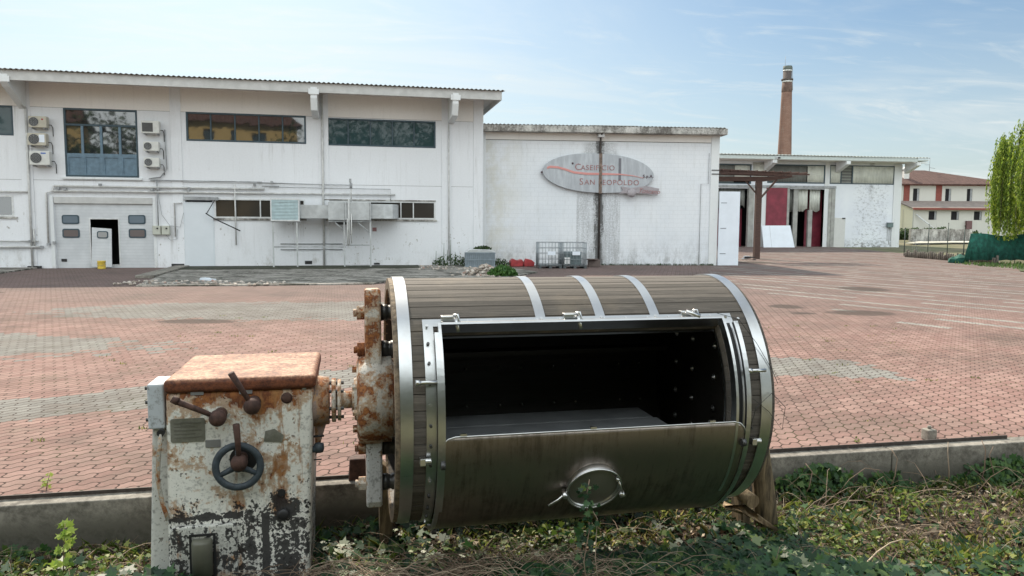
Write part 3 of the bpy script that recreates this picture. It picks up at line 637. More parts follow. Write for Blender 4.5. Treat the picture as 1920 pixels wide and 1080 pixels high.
# loose wicket door leaf and yellow drum
o_ = empty('loose_wicket_leaf', on(hall, 1.47, -.12, .05), 12, 'small white door leaf with a dark porthole leaning in the roller door opening', 'door leaf')
T = Matrix.Rotation(R(-3), 4, 'X') @ Matrix.Rotation(R(1.2), 4, 'Y')
b = MB(); b.prism([(0, 0), (.76, 0), (.74, 1.58), (0, 1.62)], 0, .04); q = b.build('panel', M_door, o_, .004); q.matrix_local = T
b = MB(); b.prism(rrect(.2, .62, 1.18, 1.48, .08), -.02, -.003); q = b.build('porthole', M_frame, o_); q.matrix_local = T
b = MB(); b.prism(rrect(.24, .58, 1.22, 1.44, .06), -.03, -.0205); q = b.build('porthole_pane', glass('grey_pane', (.3, .3, .3), 1.5, .3), o_); q.matrix_local = T
b = MB(); b.lathe([(.001, 0), (.14, 0), (.15, .05), (.145, .06), (.15, .08), (.15, .3), (.158, .31), (.158, .33), (.14, .335), (.001, .33)], n=24)
bk = empty('yellow_drum', (-16.55, 29.85, 0), 0, 'small yellow plastic drum standing before the roller door', 'drum'); b.build('body', M_yellow, bk)
b = MB(); b.tube([(-.15, 0, .3), (-.17, -.05, .2), (-.1, -.16, .15), (.1, -.16, .15), (.17, -.05, .2), (.15, 0, .3)], .005, 5); b.build('handle', M_grey, bk)

# ================================================================== SIGN HALL (middle)
mid = empty('sign_hall', (-1.37, 34.442, 0), 5, 'single storey white block with grimy concrete fascia and black stained centre joint', 'building')
M_midwall = Mat('streaked_white_wall', .85); m = M_midwall
big = m.noise(.45, 5, .65); st1 = m.noise(1, 6, .75, sc=(6, 1, .5)); fine = m.noise(16, 5, .7)
c = m.mix(big.ramp(.35, .7), (.7, .73, .77), (.76, .78, .81))
yl = (m.x*-1.0+2.6).ramp(0, 2.6)*m.noise(.8, 5, .7).ramp(.35, .65)
c = m.mix(yl*.6, c, (.5, .47, .36)); blk_ = m.t.nodes.new('ShaderNodeTexBrick'); m.t.links.new(m.vec(m.x, m.z, 0), blk_.inputs['Vector']); blk_.inputs['Scale'].default_value = 1; blk_.inputs['Brick Width'].default_value = .4; blk_.inputs['Row Height'].default_value = .2; blk_.inputs['Mortar Size'].default_value = .008; c = m.mix(X(m.t, blk_.outputs['Fac'])*.22, c, (.4, .41, .42)); c = m.mix(m.noise(1.3, 8, .8, sc=(2.5, 1, .5)).ramp(.5, .7)*.3, c, (.42, .42, .4))
rx = (m.x-5.45)
band = ((m.x-4.35).ramp(0, .05)*(m.x-6.43).ramp(0, .05).inv())*(m.z-3.5).lt(0)
band2 = ((rx.abs()+m.noise(2, 4)*.6-1.1-(m.z-5.2)*-.35).ramp(-.2, .25).inv())*(m.z-5.7).lt(0)*(m.z-4.8).gt(0)
c = m.mix((band*(st1*.5+fine*.5).ramp(.38, .62)*.62).max(band2*(st1*.5+fine*.5).ramp(.36, .6)*.6), c, (.2, .2, .2))
core = (rx.abs()+(st1-.5)*1.1+(fine-.5)*.5+(m.noise(3.5, 6, .8)-.5)*.5).ramp(.1, .24).inv()*rx.abs().lt(.6)
c = m.mix(core*.85, c, (.05, .045, .04))
low = (m.z*-1.0+1.7).ramp(0, 1.9)*(m.noise(2.6, 7, .85, sc=(1, 1, .5))).ramp(.42, .66)*.75
c = m.mix(low, c, (.26, .26, .25)); c = m.mix(fine.ramp(.35, .8)*.14, c, (.4, .42, .44)); m.col(c); m.bump(m.noise(25, 4), .3, .01)
b = MB(); b.wall(.13, 10.76, 0, 5.755, 0, .25); b.build('wall', M_midwall, mid)
b = MB(); b.wall(.13, 10.76, 5.78, 6.25, -.02, .25); b.build('upper_wall', M_upper, mid)
b = MB(); b.box(10.76, 11.16, -.05, .25, 0, 6.25); b.box(-.3, .13, -.04, .25, 0, 6.25); b.each('pilaster', M_trim, mid, .01)
b = MB(); b.box(10.9, 11.12, .25, 12, 0, 6.25); b.box(-.25, 11.1, 11.8, 12, 0, 6.25); b.each('side_wall', M_wall, mid)
b = MB(); b.box(.13, 10.76, -.012, .0, 5.752, 5.785); b.build('joint', plain('joint_gap', (.16, .16, .15), .9), mid)
b = MB(); b.box(-.45, 11.36, -.5, .3, 6.1, 6.38); b.build('fascia', M_oldconc, mid, .015)
b = MB(); n = 520; xs = [-.3+i*(11.6/n) for i in range(n+1)]
V = [(x, y, z+.02*math.sin(2*math.pi*x/.18)) for y, z in ((-.46, 6.42), (6, 6.9), (12.3, 6.42)) for x in xs]
b.add(V, [(j*(n+1)+i, j*(n+1)+i+1, (j+1)*(n+1)+i+1, (j+1)*(n+1)+i) for j in range(2) for i in range(n)], True)
o = b.build('roof', M_fcem, mid, fix=False); sm = o.modifiers.new('s', 'SOLIDIFY'); sm.thickness = .012
b = MB(); b.box(5.1, 7.3, .2, 1.4, 6.46, 6.53); 
for k in range(24): b.box(5.12+k*.09, 5.15+k*.09, .15, .2, 6.44, 6.5)
b.build('roof_vent', M_fcem, mid)
b = MB(); b.tube([(5.45, -.45, 6.12), (5.45, -.12, 5.9), (5.45, -.07, 5.6), (5.45, -.07, 0.1)], .045, 8); b.build('downpipe', plain('blackened_pipe', (.06, .05, .045), .8, var=.6, sc=8), mid)
b = MB(); b.box(5.3, 5.6, -.35, -.05, 5.92, 6.09); b.build('rain_hopper', plain('white_hopper', (.6, .6, .6)), mid, .02)
b = MB(); b.tube([(10.3, -.04, .1), (10.3, -.04, 3.85), (10.66, -.04, 3.86), (10.66, -.04, 5.3)], .012, 6); b.build('conduit', M_grey, mid)
b = MB(); [b.tube([(10.8, -.07, z), (11.25, -.07, z)], .02, 6) for z in (4.32, 4.5)]; b.each('wall_peg', M_black, mid)
# oval sign
sg = empty('oval_sign', tuple(mid.matrix_basis @ Vector((0, -.05, 0))), 5, 'large grey oval dairy sign with faded red lettering on the white wall', 'sign')
SX, SZ, SRx, SRz = 5.36, 4.28, 2.62, .9
def soval(t): 
    c, s_ = math.cos(t), math.sin(t); k = .86
    return SX+SRx*math.copysign(abs(c)**k, c) , SZ+SRz*math.copysign(abs(s_)**(1.06), s_) - .09*c
b = MB(); b.prism([soval(2*math.pi*i/72) for i in range(72)], -.13, -.03); b.build('board', M_sign, sg, .012)
b = MB(); b.box(6.3, 6.42, -.142, -.1305, 3.95, 4.98); b.build('seam', plain('sign_seam', (.16, .16, .18), .7), sg)
b = MB(); b.box(5.38, 5.5, -.156, -.1305, 3.35, 5.2); b.box(5.44, 5.52, -.17, -.157, 3.35, 5.22); b.build('rust_streak', plain('streak_brown', (.19, .14, .115), .8, var=.6, sc=7), sg)
b = MB(); line = [(2.95, 4.5), (3.1, 4.55), (3.45, 4.53), (3.8, 4.44), (4.2, 4.31), (4.8, 4.25), (5.6, 4.25), (6.4, 4.24), (7.0, 4.18), (7.5, 4.08)]
up_ = [(x, z+.05*min(1, (7.55-x)/2.2+.1)) for x, z in line]; dn = [(x, z-.05*min(1, (7.55-x)/2.2+.1)) for x, z in line]
V = [(x, -.15, z) for x, z in up_]+[(x, -.15, z) for x, z in dn]+[(x, -.131, z) for x, z in up_]+[(x, -.131, z) for x, z in dn]; n = len(line); F = []
for i in range(n-1): F += [(i, i+1, n+i+1, n+i), (2*n+i, 2*n+i+1, i+1, i), (n+i, n+i+1, 3*n+i+1, 3*n+i)]
b.add(V, F); b.build('stripe', M_stripe, sg)
def text(s, x, z, size, mat, name='lettering', sp=1.0, shear=0, rot=0, parent=sg, y=-.135, rz=0, font_off=0):
    cu = bpy.data.curves.new(name, 'FONT'); cu.body = s; cu.size = size; cu.extrude = .008; cu.space_character = sp; cu.shear = shear; cu.offset = font_off
    o = bpy.data.objects.new(name, cu); link(o); dg = bpy.context.evaluated_depsgraph_get()
    me = bpy.data.meshes.new_from_object(o.evaluated_get(dg)); bpy.data.objects.remove(o); me.materials.clear(); me.materials.append(mat.mat)
    o = bpy.data.objects.new(name, me); link(o, parent); o.location = (x, y, z); o.rotation_euler = (R(90), R(rot), 0); return o
text('C', 4.24, 4.42, .42, M_signred); text('ASEIFICIO', 4.52, 4.42, .33, M_signred, sp=1.12)
text('S', 4.46, 3.75, .42, M_signred); text('AN', 4.7, 3.75, .34, M_signred, sp=1.1); text('L', 5.34, 3.75, .42, M_signred); text('EOPOLDO', 5.54, 3.75, .34, M_signred, sp=1.14)
text('S.p.A.', 7.46, 4.1, .2, M_signdk, sp=1.1, font_off=.004)
b = MB(); b.lathe([(.001, 0), (.05, 0), (.05, .012), (.001, .012)], 'y', (4.14, -.145, 4.72), 16); b.build('dot', M_signdk, sg)
b = MB(); b.lathe([(.001, 0), (.05, 0), (.05, .1), (.001, .1)], 'y', (2.72, -.12, 4.3), 12); b.build('end_bolt', M_signdk, sg)
bn = MB(); bn.prism([(6.3, 3.33), (6.55, 3.36), (6.95, 3.37), (7.5, 3.36), (8.16, 3.28), (8.24, 3.6), (7.6, 3.72), (7.2, 3.66), (6.9, 3.62), (6.42, 3.68), (6.5, 3.5)], -.19, -.145)
bnr = bn.build('ribbon', plain('ribbon_grey', (.33, .3, .32), .6, var=.15), sg, .008)
b = MB(); b.lathe([(.001, 0), (.2, 0), (.2, .02), (.16, .03), (.001, .03)], 'y', (6.93, -.222, 3.38), 24); b.build('seal', plain('seal_grey', (.36, .33, .35), .6, var=.2, sc=12), bnr)
text('Toscano', 7.22, 3.4, .3, M_signred, 'script_lettering', shear=.35, parent=bnr, y=-.198, rot=3)

# things standing in front of the sign hall
def cage(loc, rz, label, inner):
    e = empty('wire_cage', loc, rz, label, 'cage', 'wire tank cages by the sign hall')
    b = MB()
    for q in (0, .45, .9): b.box(q, q+.12, 0, 1.1, 0, .09)
    b.box(0, 1.02, 0, 1.1, .091, .14); b.build('pallet', plain('black_plastic_base', (.07, .08, .085), .5), e, .008)
    b = MB(); W_, D_, H = 1.0, 1.08, 1.12
    for z in (.16, .4, .64, .88, H):
        b.tube([(.01, .01, z), (W_, .01, z), (W_, D_, z), (.01, D_, z), (.01, .01, z)], .011, 5)
    for i in range(8):
        x = .01+i*(W_-.01)/7
        for y in (.0, D_+.01): b.tube([(x, y, .14), (x, y, H)], .009, 5)
    for i in range(1, 8):
        y = .01+i*(D_-.01)/8
        for x in (0, W_+.01): b.tube([(x, y, .14), (x, y, H)], .009, 5)
    b.build('grid', M_cage, e)
    b = MB(); b.box(.38, .72, -.02, -.012, .58, .74); b.build('plate', M_white, e)
    if inner:
        b = MB(); b.box(.08, .8, .1, .9, .16, .72); b.build('liner', plain('folded_grey_liner', (.13, .17, .18), .5, var=.3), e, .04)
        b = MB(); b.box(.05, .3, .02, .06, .2, .48); b.build('white_pad', M_wframe, e)
    return e
cage((1.15, 31.95, 0), 5, 'empty wire cage on black pallet, the left one of two by the sign hall', False)
cage((2.22, 32.0, 0), 5, 'wire cage holding a folded grey liner, the right one of two', True)
e = empty('grey_crate', (-2.15, 31.95, .045), 5, 'pale blue grey ribbed crate with weeds growing from its top', 'crate')
b = MB(); b.box(.12, 1.42, 0, .95, 0, .62)
for k in range(15): b.box(.14+k*.088, .18+k*.088, -.03, 0, .02, .6)
for z in (0, .28, .58): b.box(.1, 1.44, -.035, -.002 , z+.001, z+.05)
b.build('body', plain('blue_grey_plastic', (.2, .24, .27), .6, var=.15), e, .006)
b = MB(); b.prism([(0.12, .625), (1.45, .625), (1.2, .75), (.35, .77)], -.02, .9); b.build('crumpled_cover', M_galv, e, .02)
e = empty('red_container', (-.05, 33.2, 0), 8, 'crushed red plastic container lying at the foot of the wall', 'container')
b = MB(); b.prism([(0, 0), (.55, 0), (.58, .2), (.5, .33), (.3, .27), (.1, .36), (-.03, .25)], 0, .5); b.build('body', M_redpl, e, .03)
b = MB(); b.prism([(.6, 0), (1.05, 0), (1.1, .18), (.95, .3), (.7, .36), (.62, .2)], .05, .45); b.build('split_half', M_redpl, e, .03)
def rock(b, c, s, seed):
    r = random.Random(seed); bm = bmesh.new(); bmesh.ops.create_icosphere(bm, subdivisions=1, radius=1)
    vs = [Vector(c)+Vector((v.co.x*s*r.uniform(.7, 1.2), v.co.y*s*r.uniform(.7, 1.2), v.co.z*s*r.uniform(.5, .9))) for v in bm.verts]
    fs = [tuple(v.index for v in f.verts) for f in bm.faces]; bm.free(); b.add(vs, fs)
b = MB()
for i in range(420):
    a, q = random.uniform(0, 6.28), abs(random.gauss(0, .5)); rock(b, (-.95+q*math.cos(a)*1.15, 27.2+q*math.sin(a)*1.1, max(.05, .42*(1-q))*random.uniform(.3, 1)), random.uniform(.03, .1), i)
rb = Mat('rubble_stone', .9); rb.col(rb.ramp(rb.island(), [(0, (.2, .16, .13)), (.4, (.4, .35, .3)), (.8, (.55, .5, .45)), (1, (.33, .2, .16))]))
tag(b.build('rubble_pile', rb), 'heap of pale broken stones at the edge of the apron', kind='stuff')
b = MB()
for i in range(150): rock(b, (random.uniform(-12, -7), 21.9+random.random()*1.4, .05), random.uniform(.02, .07), 900+i)
for i in range(90): rock(b, (random.uniform(-4, -.6), random.uniform(30, 33), .06), random.uniform(.02, .06), 1900+i)
tag(b.build('loose_rubble', rb), 'loose crumbs of concrete scattered over the apron', kind='stuff')
b = MB(); b.box(-.3, .3, -.1, .1, 0, .05); b.box(-.28, .02, -.09, .08, .05, .07)
o = b.build('broken_board', M_white); o.location = (-9.75, 23.7, .046); o.rotation_euler = (0, 0, R(-35)); tag(o, 'small white broken board lying on the apron before the side door', 'board')
b = MB(); b.box(3.42, 3.95, 33.2, 33.7, 0, .33); b.prism([(3.3, 33.1), (3.7, 33.0), (3.9, 33.3), (3.4, 33.4)], .33, .38, 'xy'); tag(b.build('brown_block', plain('brown_grey_block', (.14, .11, .1), .9), bevel=.03), 'low brown block between the wire cages and the black stained joint', 'block')

# tall insulated panel against the sign hall corner
e = empty('tall_white_panel', tuple(mid.matrix_basis @ Vector((11.2, -.12, 0))), 5, 'tall white insulated wall panel standing at the corner of the sign hall', 'panel')
b = MB(); b.prism([(0, 0), (1.0, 0), (1.0, 3.5), (0, 3.5)], 0, .1); b.build('sheet', M_white, e, .01)
b = MB(); [b.box(.08, .36, -.012, -.001, z, z+.03) for z in (.55, 1.75, 2.95)]; b.build('slot', plain('slot_grey', (.2, .22, .25)), e)
for i in range(5):
    o = MB(); x0, y0, s_ = random.uniform(-.2, .5), random.uniform(-.4, .5), random.uniform(.15, .4)
    o.prism([(0, 0), (s_, .05), (s_*.8, s_*.5), (.1, s_*.4)], 0, .03+.1*random.random(), 'xy'); o = o.build('foam_offcut', M_white if i % 2 else M_black, bevel=.01); o.location = (12.75+x0, 40.3+y0, .05+.03*i)
    tag(o, ['black torn sheet offcut', 'white foam offcut'][i % 2]+' in the scrap heap behind the tall white panel', 'offcut', 'offcuts heaped behind the tall white panel')

# ================================================================== WAREHOUSE (right)
M_whw = Mat('speckled_white_wall', .85); m = M_whw
f_ = m.noise(3.2, 7, .8, sc=(1, 1, 1.6)); g_ = m.noise(.6, 4, .6); zone = ((m.x-3.3).abs().ramp(.9, 1.9)).inv(); cols_ = ((m.z*4.2).fract().lt(.3))
c = m.mix(g_.ramp(.3, .7), (.68, .71, .77), (.76, .79, .83))
c = m.mix((zone*f_.ramp(.5, .6)*(m.z-5.1).lt(0)*.55).max(((m.x-3.2).abs().ramp(.02, .35).inv())*(m.z-3).ramp(0, 2)*f_.ramp(.4, .55)*.7), c, (.2, .2, .21))
c = m.mix((m.z*-1.0+.9).ramp(0, .9)*f_.ramp(.42, .6)*.8, c, (.14, .14, .12)); m.col(c)
wh = empty('warehouse', (25.848, 60, zg(60)-.04), 8, 'low far warehouse with red door panels, strip curtains and wide eaves', 'building')
hz = lambda z: z-.207
holes = [(-9.9, -7.1, hz(5.2), hz(6.75)), (-5.75, -.87, hz(5.3), hz(6.78)), (-.45, 5.17, hz(5.3), hz(6.8)), (-9.9, -7.25, 0, hz(4.85)), (-6.8, -6.5, 0, hz(4.9)), (-4.0, .02, 0, hz(4.85))]
b = MB(); b.wall(-14, 5.8, 0, hz(7.0), 0, .25, holes); b.build('wall', M_whw, wh)
b = MB(); b.box(5.55, 5.8, .25, 15, 0, hz(7)); b.box(-14, 5.55, 14.8, 15, 0, hz(7)); b.box(-14, -13.8, .25, 14.8, 0, hz(7)); b.each('side_wall', M_wall, wh)
b = MB(); b.box(5.15, 5.83, -.06, -.001, 0, hz(6.9)); b.box(-.86, -.46, -.04, -.001, 0, hz(7)); b.box(-6.9, -5.8, -.03, -.001, 0, hz(4.9)); b.each('pilaster', M_trim, wh)
b = MB(); b.box(-14, 6.1, -1.5, -1.42, hz(7.03), hz(7.3)); b.box(6.1, 7.0, -1.5, 15, hz(7.1), hz(7.22)); b.build('fascia', plain('pale_teal_fascia', (.5, .55, .54), .5, var=.1), wh, .01)
b = MB(); b.box(-14, 6.1, -1.42, 15, hz(7.0), hz(7.1)); b.prism([(5.8, -.06), (7.0, -1.42), (5.8, -1.42)], hz(6.95), hz(6.999), 'xy'); b.build('soffit', M_soffit, wh)
b = MB(); n = 760; xs = [-14+i*(21/n) for i in range(n+1)]
V = [(x, y, z+.03*math.sin(2*math.pi*x/.28)) for y, z in ((-1.6, hz(7.36)), (7, hz(8.2)), (15.2, hz(7.4))) for x in xs]
b.add(V, [(j*(n+1)+i, j*(n+1)+i+1, (j+1)*(n+1)+i+1, (j+1)*(n+1)+i) for j in range(2) for i in range(n)], True); o = b.build('roof', M_corr, wh, fix=False); sm = o.modifiers.new('s', 'SOLIDIFY'); sm.thickness = .015
for a in (-6.1, .0, 6.0):
    b = MB(); b.prism([(-.06, hz(6.99)), (-1.55, hz(6.99)), (-1.55, hz(6.75)), (-.06, hz(6.2))], a, a+.35, 'yz'); b.build('eave_bracket', M_trim, wh, .01)
def corr(x0, x1, z0, z1, y, mat, name='cladding', parent=wh, wl=.14, am=.02, bottom=None):
    n = max(8, int((x1-x0)/wl*6)); xs = [x0+(x1-x0)*i/n for i in range(n+1)]; q = MB()
    zb = [z0 + (bottom(x) if bottom else 0) for x in xs]
    q.add([(x, y+am*math.sin(2*math.pi*x/wl), z) for x, z in zip(xs, zb)]+[(x, y+am*math.sin(2*math.pi*x/wl), z1) for x in xs], [(i, i+1, n+2+i, n+1+i) for i in range(n)], True)
    o = q.build(name, mat, parent, fix=False); s_ = o.modifiers.new('s', 'SOLIDIFY'); s_.thickness = .01; return o
corr(-9.85, -8.5, hz(5.22), hz(6.73), .1, M_corrd); corr(-8.45, -7.15, hz(5.6), hz(6.73), .1, M_corr)
corr(-5.7, -2.4, hz(5.32), hz(6.76), .1, M_corrd); corr(-2.36, -.92, hz(5.32), hz(6.76), .0, M_corr); corr(-7.0, -5.8, hz(5.5), hz(6.9), -.05, M_corr)
corr(-.4, .48, hz(5.32), hz(6.78), .0, M_corr); corr(1.55, 5.12, hz(5.32), hz(6.78), .0, M_corr, wl=.25)
b = MB(); b.frame(-9.9, -7.1, hz(5.2), hz(6.75), .09, -.02, .05); b.frame(-5.75, -.87, hz(5.3), hz(6.78), .09, -.02, .05); b.frame(-.45, 5.17, hz(5.3), hz(6.8), .07, -.02, .05); b.box(.48, .56, -.02, .06, hz(5.3), hz(6.8)); b.box(1.46, 1.54, -.02, .06, hz(5.3), hz(6.8))
b.build('window_frame', M_frame, wh)
for k in range(6): b = MB(); b.box(.56, 1.46, .05, .08, hz(5.34)+k*.24, hz(5.34)+k*.24+.19); b.build('louvre', M_corrd, wh)
b = MB(); b.box(-9.9, .1, -.1, -.001, hz(4.93), hz(5.12)); b.each('lintel', M_grey, wh)
b = MB(); b.box(-5.8, -4.03, -.08, -.03, .0, hz(4.92)); b.build('red_panel', M_red, wh, .01)
b = MB(); b.box(-1.95, -.5, .9, .95, .0, hz(4.8)); b.build('red_panel', M_red, wh); b = MB(); b.box(-7.9, -7.26, 1.1, 1.15, 0, hz(3.3)); b.build('red_panel', M_red, wh)
b = MB(); b.box(-9.9, -7.9, 1.1, 1.15, 0, hz(3.3)); b.build('red_panel', M_red, wh)
jamb = plain('grey_jamb', (.33, .33, .31), .6, var=.25, sc=2)
b = MB(); b.box(-4.05, -3.85, -.1, .2, 0, hz(4.9)); b.box(-3.4, -3.02, .1, .3, 0, hz(4.85)); b.box(-2.1, -1.75, .1, .3, 0, hz(3.2)); b.box(-1.1+.6, -.28, -.1, .2, 0, hz(4.9)); b.box(-.26, .05, -.11, .2, 0, hz(4.9)); b.box(-7.3, -6.85, -.12, .2, 0, hz(4.9)); b.each('door_jamb', jamb, wh, .01)
rag = lambda x: .25*abs(math.sin(x*5.1))*abs(math.sin(x*2.3))
corr(-3.0, -2.05, hz(3.05), hz(4.85), .35, M_corr, 'strip_curtain', wl=.3, am=.04, bottom=rag); corr(-1.9, -1.0, hz(3.05), hz(4.85), .35, M_corr, 'strip_curtain', wl=.25, am=.04, bottom=rag)
corr(-9.9, -7.4, hz(3.3), hz(4.8), .35, M_corrd, 'strip_curtain', wl=.3, am=.04, bottom=rag); corr(-3.82, -3.42, hz(3.05), hz(4.85), .35, M_corrd, 'strip_curtain', wl=.3, am=.04)
b = MB(); b.box(-14, 5.5, 3.0, 3.1, 0, hz(6.9)); b.build('inner_partition', M_dark, wh)
b = MB(); b.box(.1, 1.05, -.03, -.001, 0, hz(2.6)); b.build('side_door', plain('beige_door', (.6, .6, .58), .6, var=.04), wh, .01)
b = MB(); b.box(.75, 1.02, -.06, -.031, hz(2.5), hz(2.6)); b.build('door_closer', M_black, wh)
e = empty('meter_box', tuple(wh.matrix_basis @ Vector((4.65, -.05, hz(1.85)))), 8, 'small grey green meter box with drips on the warehouse wall', 'meter box')
b = MB(); b.box(0, .48, -.2, 0, 0, .36); b.build('casing', plain('meter_green', (.14, .19, .19)), e, .02)
b = MB(); b.box(-.02, .5, -.23, 0, .362, .39); b.build('hood', M_grey, e)
b = MB(); [b.tube([(x, .03, -.02), (x+.02, .03, -1.1-.3*(i % 2))], .018, 5) for i, x in enumerate((.12, .28, .4))]; b.build('drain', plain('drip_stain', (.25, .25, .24)), e)
e = empty('flood_light', tuple(wh.matrix_basis @ Vector((-5.75, -1.5, hz(7.1)))), 8, 'small white floodlight under the warehouse eave', 'lamp')
b = MB(); b.box(-.12, .12, -.3, -.02, -.06, .1); b.build('head', M_wframe, e, .03); b = MB(); b.box(-.1, .1, -.315, -.301, -.04, .08); b.build('lens', M_black, e)
# white board leaning on the warehouse
e = empty('leaning_board', tuple(wh.matrix_basis @ Vector((-6.3, -.9, 0))), 8, 'broad white board leaning against the red door panel', 'board')
b = MB(); b.prism([(0, 0), (2.6, 0), (2.42, 1.82), (.02, 1.8)], 0, .07); o = b.build('sheet', M_white, e, .008); o.rotation_euler = (R(-16), 0, 0)
b = MB(); b.box(.66, .675, -.004, 0, 0, 1.75); o = b.build('seam', M_grey, e); o.rotation_euler = (R(-16), 0, 0)
# rusty canopy on one post
e = empty('rusty_canopy', (13.71, 41.64, zg(41.6)), 8, 'rusty open canopy frame on a single braced post by the sign hall', 'canopy')
b = MB(); b.box(-.16, .16, -.12, .12, 0, 4.3); b.build('post', M_rustwood, e, .01)
b = MB(); b.tube([(.1, 0, 3.35), (1.05, 0, 4.4)], .07, 4); b.tube([(-.1, 0, 3.6), (-.8, 0, 4.35)], .05, 4); b.each('brace', M_rustwood, e)
b = MB(); b.prism([(-2.8, 4.62), (2.5, 4.62), (2.5, 4.7), (-2.8, 4.9)], -.9, -.82); b.prism([(-2.8, 4.3), (.3, 4.3), (2.3, 4.6), (-2.8, 4.52)], -.06, .04); b.prism([(-2.8, 4.7), (2.4, 4.64), (2.4, 4.72), (-2.8, 4.84)], .8, .88); b.each('beam', M_rustwood, e)
for k in range(11):
    b = MB(); x = -2.6+k*.48; b.box(x, x+.07, -1.1, 1.1, 4.7+.008*(11-k), 4.78+.008*(11-k)); b.build('rafter', M_rustwood, e)
b = MB()
for k in range(7): y = -1.0+k*.33; b.tube([(-2.8, y, 4.86+random.uniform(-.04, .06)), (-.8, y+.1, 4.78+random.uniform(-.06, .06)), (random.uniform(.8, 2.4), y, 4.74)], .03, 4)
b.build('lath', M_rustwood, e)

# brick chimney
e = empty('brick_chimney', (32.6, 90, 0), 0, 'tall tapering round brick factory chimney with white bands near its top', 'chimney')
b = MB(); b.lathe([(.92, 0), (.78, 11), (.6, 17.6), (.55, 18.9)], n=32); b.build('shaft', M_brick, e)
b = MB(); b.lathe([(.553, 17.6), (.62, 17.9), (.57, 18.95)], n=32); b.build('dark_band', plain('sooty_brick', (.12, .075, .06), .9, var=.4, sc=3), e)
b = MB(); b.lathe([(.56, 18.95), (.58, 18.95), (.58, 19.15), (.5, 19.15)], n=32); b.lathe([(.5, 20.25), (.52, 20.25), (.52, 20.38), (.48, 20.38)], n=32); b.each('white_band', M_wframe, e)
b = MB(); b.lathe([(.62, 19.15), (.68, 19.2), (.68, 19.35), (.5, 19.4), (.5, 20.25)], n=32); b.build('collar', plain('soot_collar', (.08, .065, .06), .9), e)
b = MB(); b.lathe([(.49, 20.38), (.52, 20.45), (.52, 20.85), (.4, 20.85), (.4, 20.4)], n=32); b.build('crown', plain('green_grey_cap', (.1, .12, .11), .8), e)
b = MB(); b.tube([(-.3, 0, 20.8), (-.3, 0, 22.0)], .02, 5); b.build('lightning_rod', M_grey, e)
b = MB(); b.tube([(.6, -.25, 18), (.5, -.2, 20.7)], .03, 5); b.build('ladder', M_grey, e)

# ================================================================== FARMHOUSE and right edge
fh = empty('farmhouse', (51.3, 98, .66), 0, 'cream two storey farmhouse with brown tiled roof and lean to annex', 'house')
b = MB(); b.wall(-6, 17, 0, 7.2, 4.0, 4.3, [(3.4, 4.25, 4.75, 6.5), (7.8, 8.6, 4.75, 6.5), (10.75, 11.5, 4.75, 6.5)]); b.box(-6, 17, 4.3, 12, 0, 7.1); b.build('wall', M_house_c, fh)
b = MB(); [b.box(x, x+.8, 3.93, 3.999, 4.5, 7.1) for x in (2.1, 6.5, 14.5)]; b.box(-6.2, 17.2, 3.8, 3.999, 6.9, 7.2); b.box(-6, 17, 3.9, 3.999, 4.6, 4.72); b.each('red_trim', M_redtrim, fh)
b = MB(); b.add([(-6.7, 3.3, 7.1), (17.7, 3.3, 7.1), (17.7, 12.7, 7.1), (-6.7, 12.7, 7.1), (-1.5, 8, 9.3), (7, 8, 9.25), (17.7, 3.3, 6.98), (-6.7, 3.3, 6.98), (-6.7, 12.7, 6.98), (17.7, 12.7, 6.98)], [(0, 1, 5, 4), (1, 2, 5), (2, 3, 4, 5), (3, 0, 4), (0, 7, 6, 1), (1, 6, 9, 2), (3, 2, 9, 8), (0, 3, 8, 7), (7, 8, 9, 6)]); b.build('roof', M_tile, fh)
an = MB(); an.wall(1.5, 14, 0, 3.6, 0, .25, [(3.45, 4.5, 2.2, 3.35), (6.4, 7.45, 2.2, 3.35), (9.4, 10.45, 2.2, 3.35)]); an.wall(1.5, 14, 0, 3.6, 2.6, 2.7); an = an.build('annex', M_house_c, fh)
b = MB(); b.prism([(.25, 0), (3.9, 0), (3.9, 4.5), (.25, 3.6)], 1.5, 1.75, 'yz'); b.prism([(.25, 0), (3.9, 0), (3.9, 4.5), (.25, 3.6)], 13.75, 14, 'yz'); b.each('annex_side', plain('sunlit_cream_gable', (.84, .79, .6), .9, var=.06), fh)  # annex sides painted brighter to stand in for sun on the gable
b = MB(); b.prism([(-.5, 3.62), (4.0, 4.7), (4.0, 4.82), (-.5, 3.74)], 1.1, 14.4, 'yz'); b.build('annex_roof', plain('grey_tile_roof', (.24, .2, .18), .9, var=.2, sc=2), fh)
b = MB(); b.box(1.1, 14.4, -.58, -.5, 3.5, 3.76); b.build('gutter', M_redtrim, fh)
for x0, x1, z0, z1, y in ((3.45, 4.5, 2.2, 3.35, 0), (6.4, 7.45, 2.2, 3.35, 0), (9.4, 10.45, 2.2, 3.35, 0), (3.4, 4.25, 4.75, 6.5, 4), (7.8, 8.6, 4.75, 6.5, 4), (10.75, 11.5, 4.75, 6.5, 4)):
    b = MB(); b.box(x0+.02, x1-.25, y+.12, y+.16, z0+.02, z1-.02); w_ = b.build('window', M_dark, fh)
    b = MB(); b.box(x1-.26, x1-.02, y+.05, y+.1, z0+.02, z1-.02); b.build('shutter', M_grey, w_)
b = MB(); b.box(2.6, 3.3, 5, 5.6, 7.6, 8.9); b.lathe([(.35, 8.9), (.5, 9.1), (.5, 9.3), (.25, 9.5)], c=(2.95, 5.3, 0), n=10); b.build('chimney', plain('white_chimney', (.6, .6, .58)), fh)
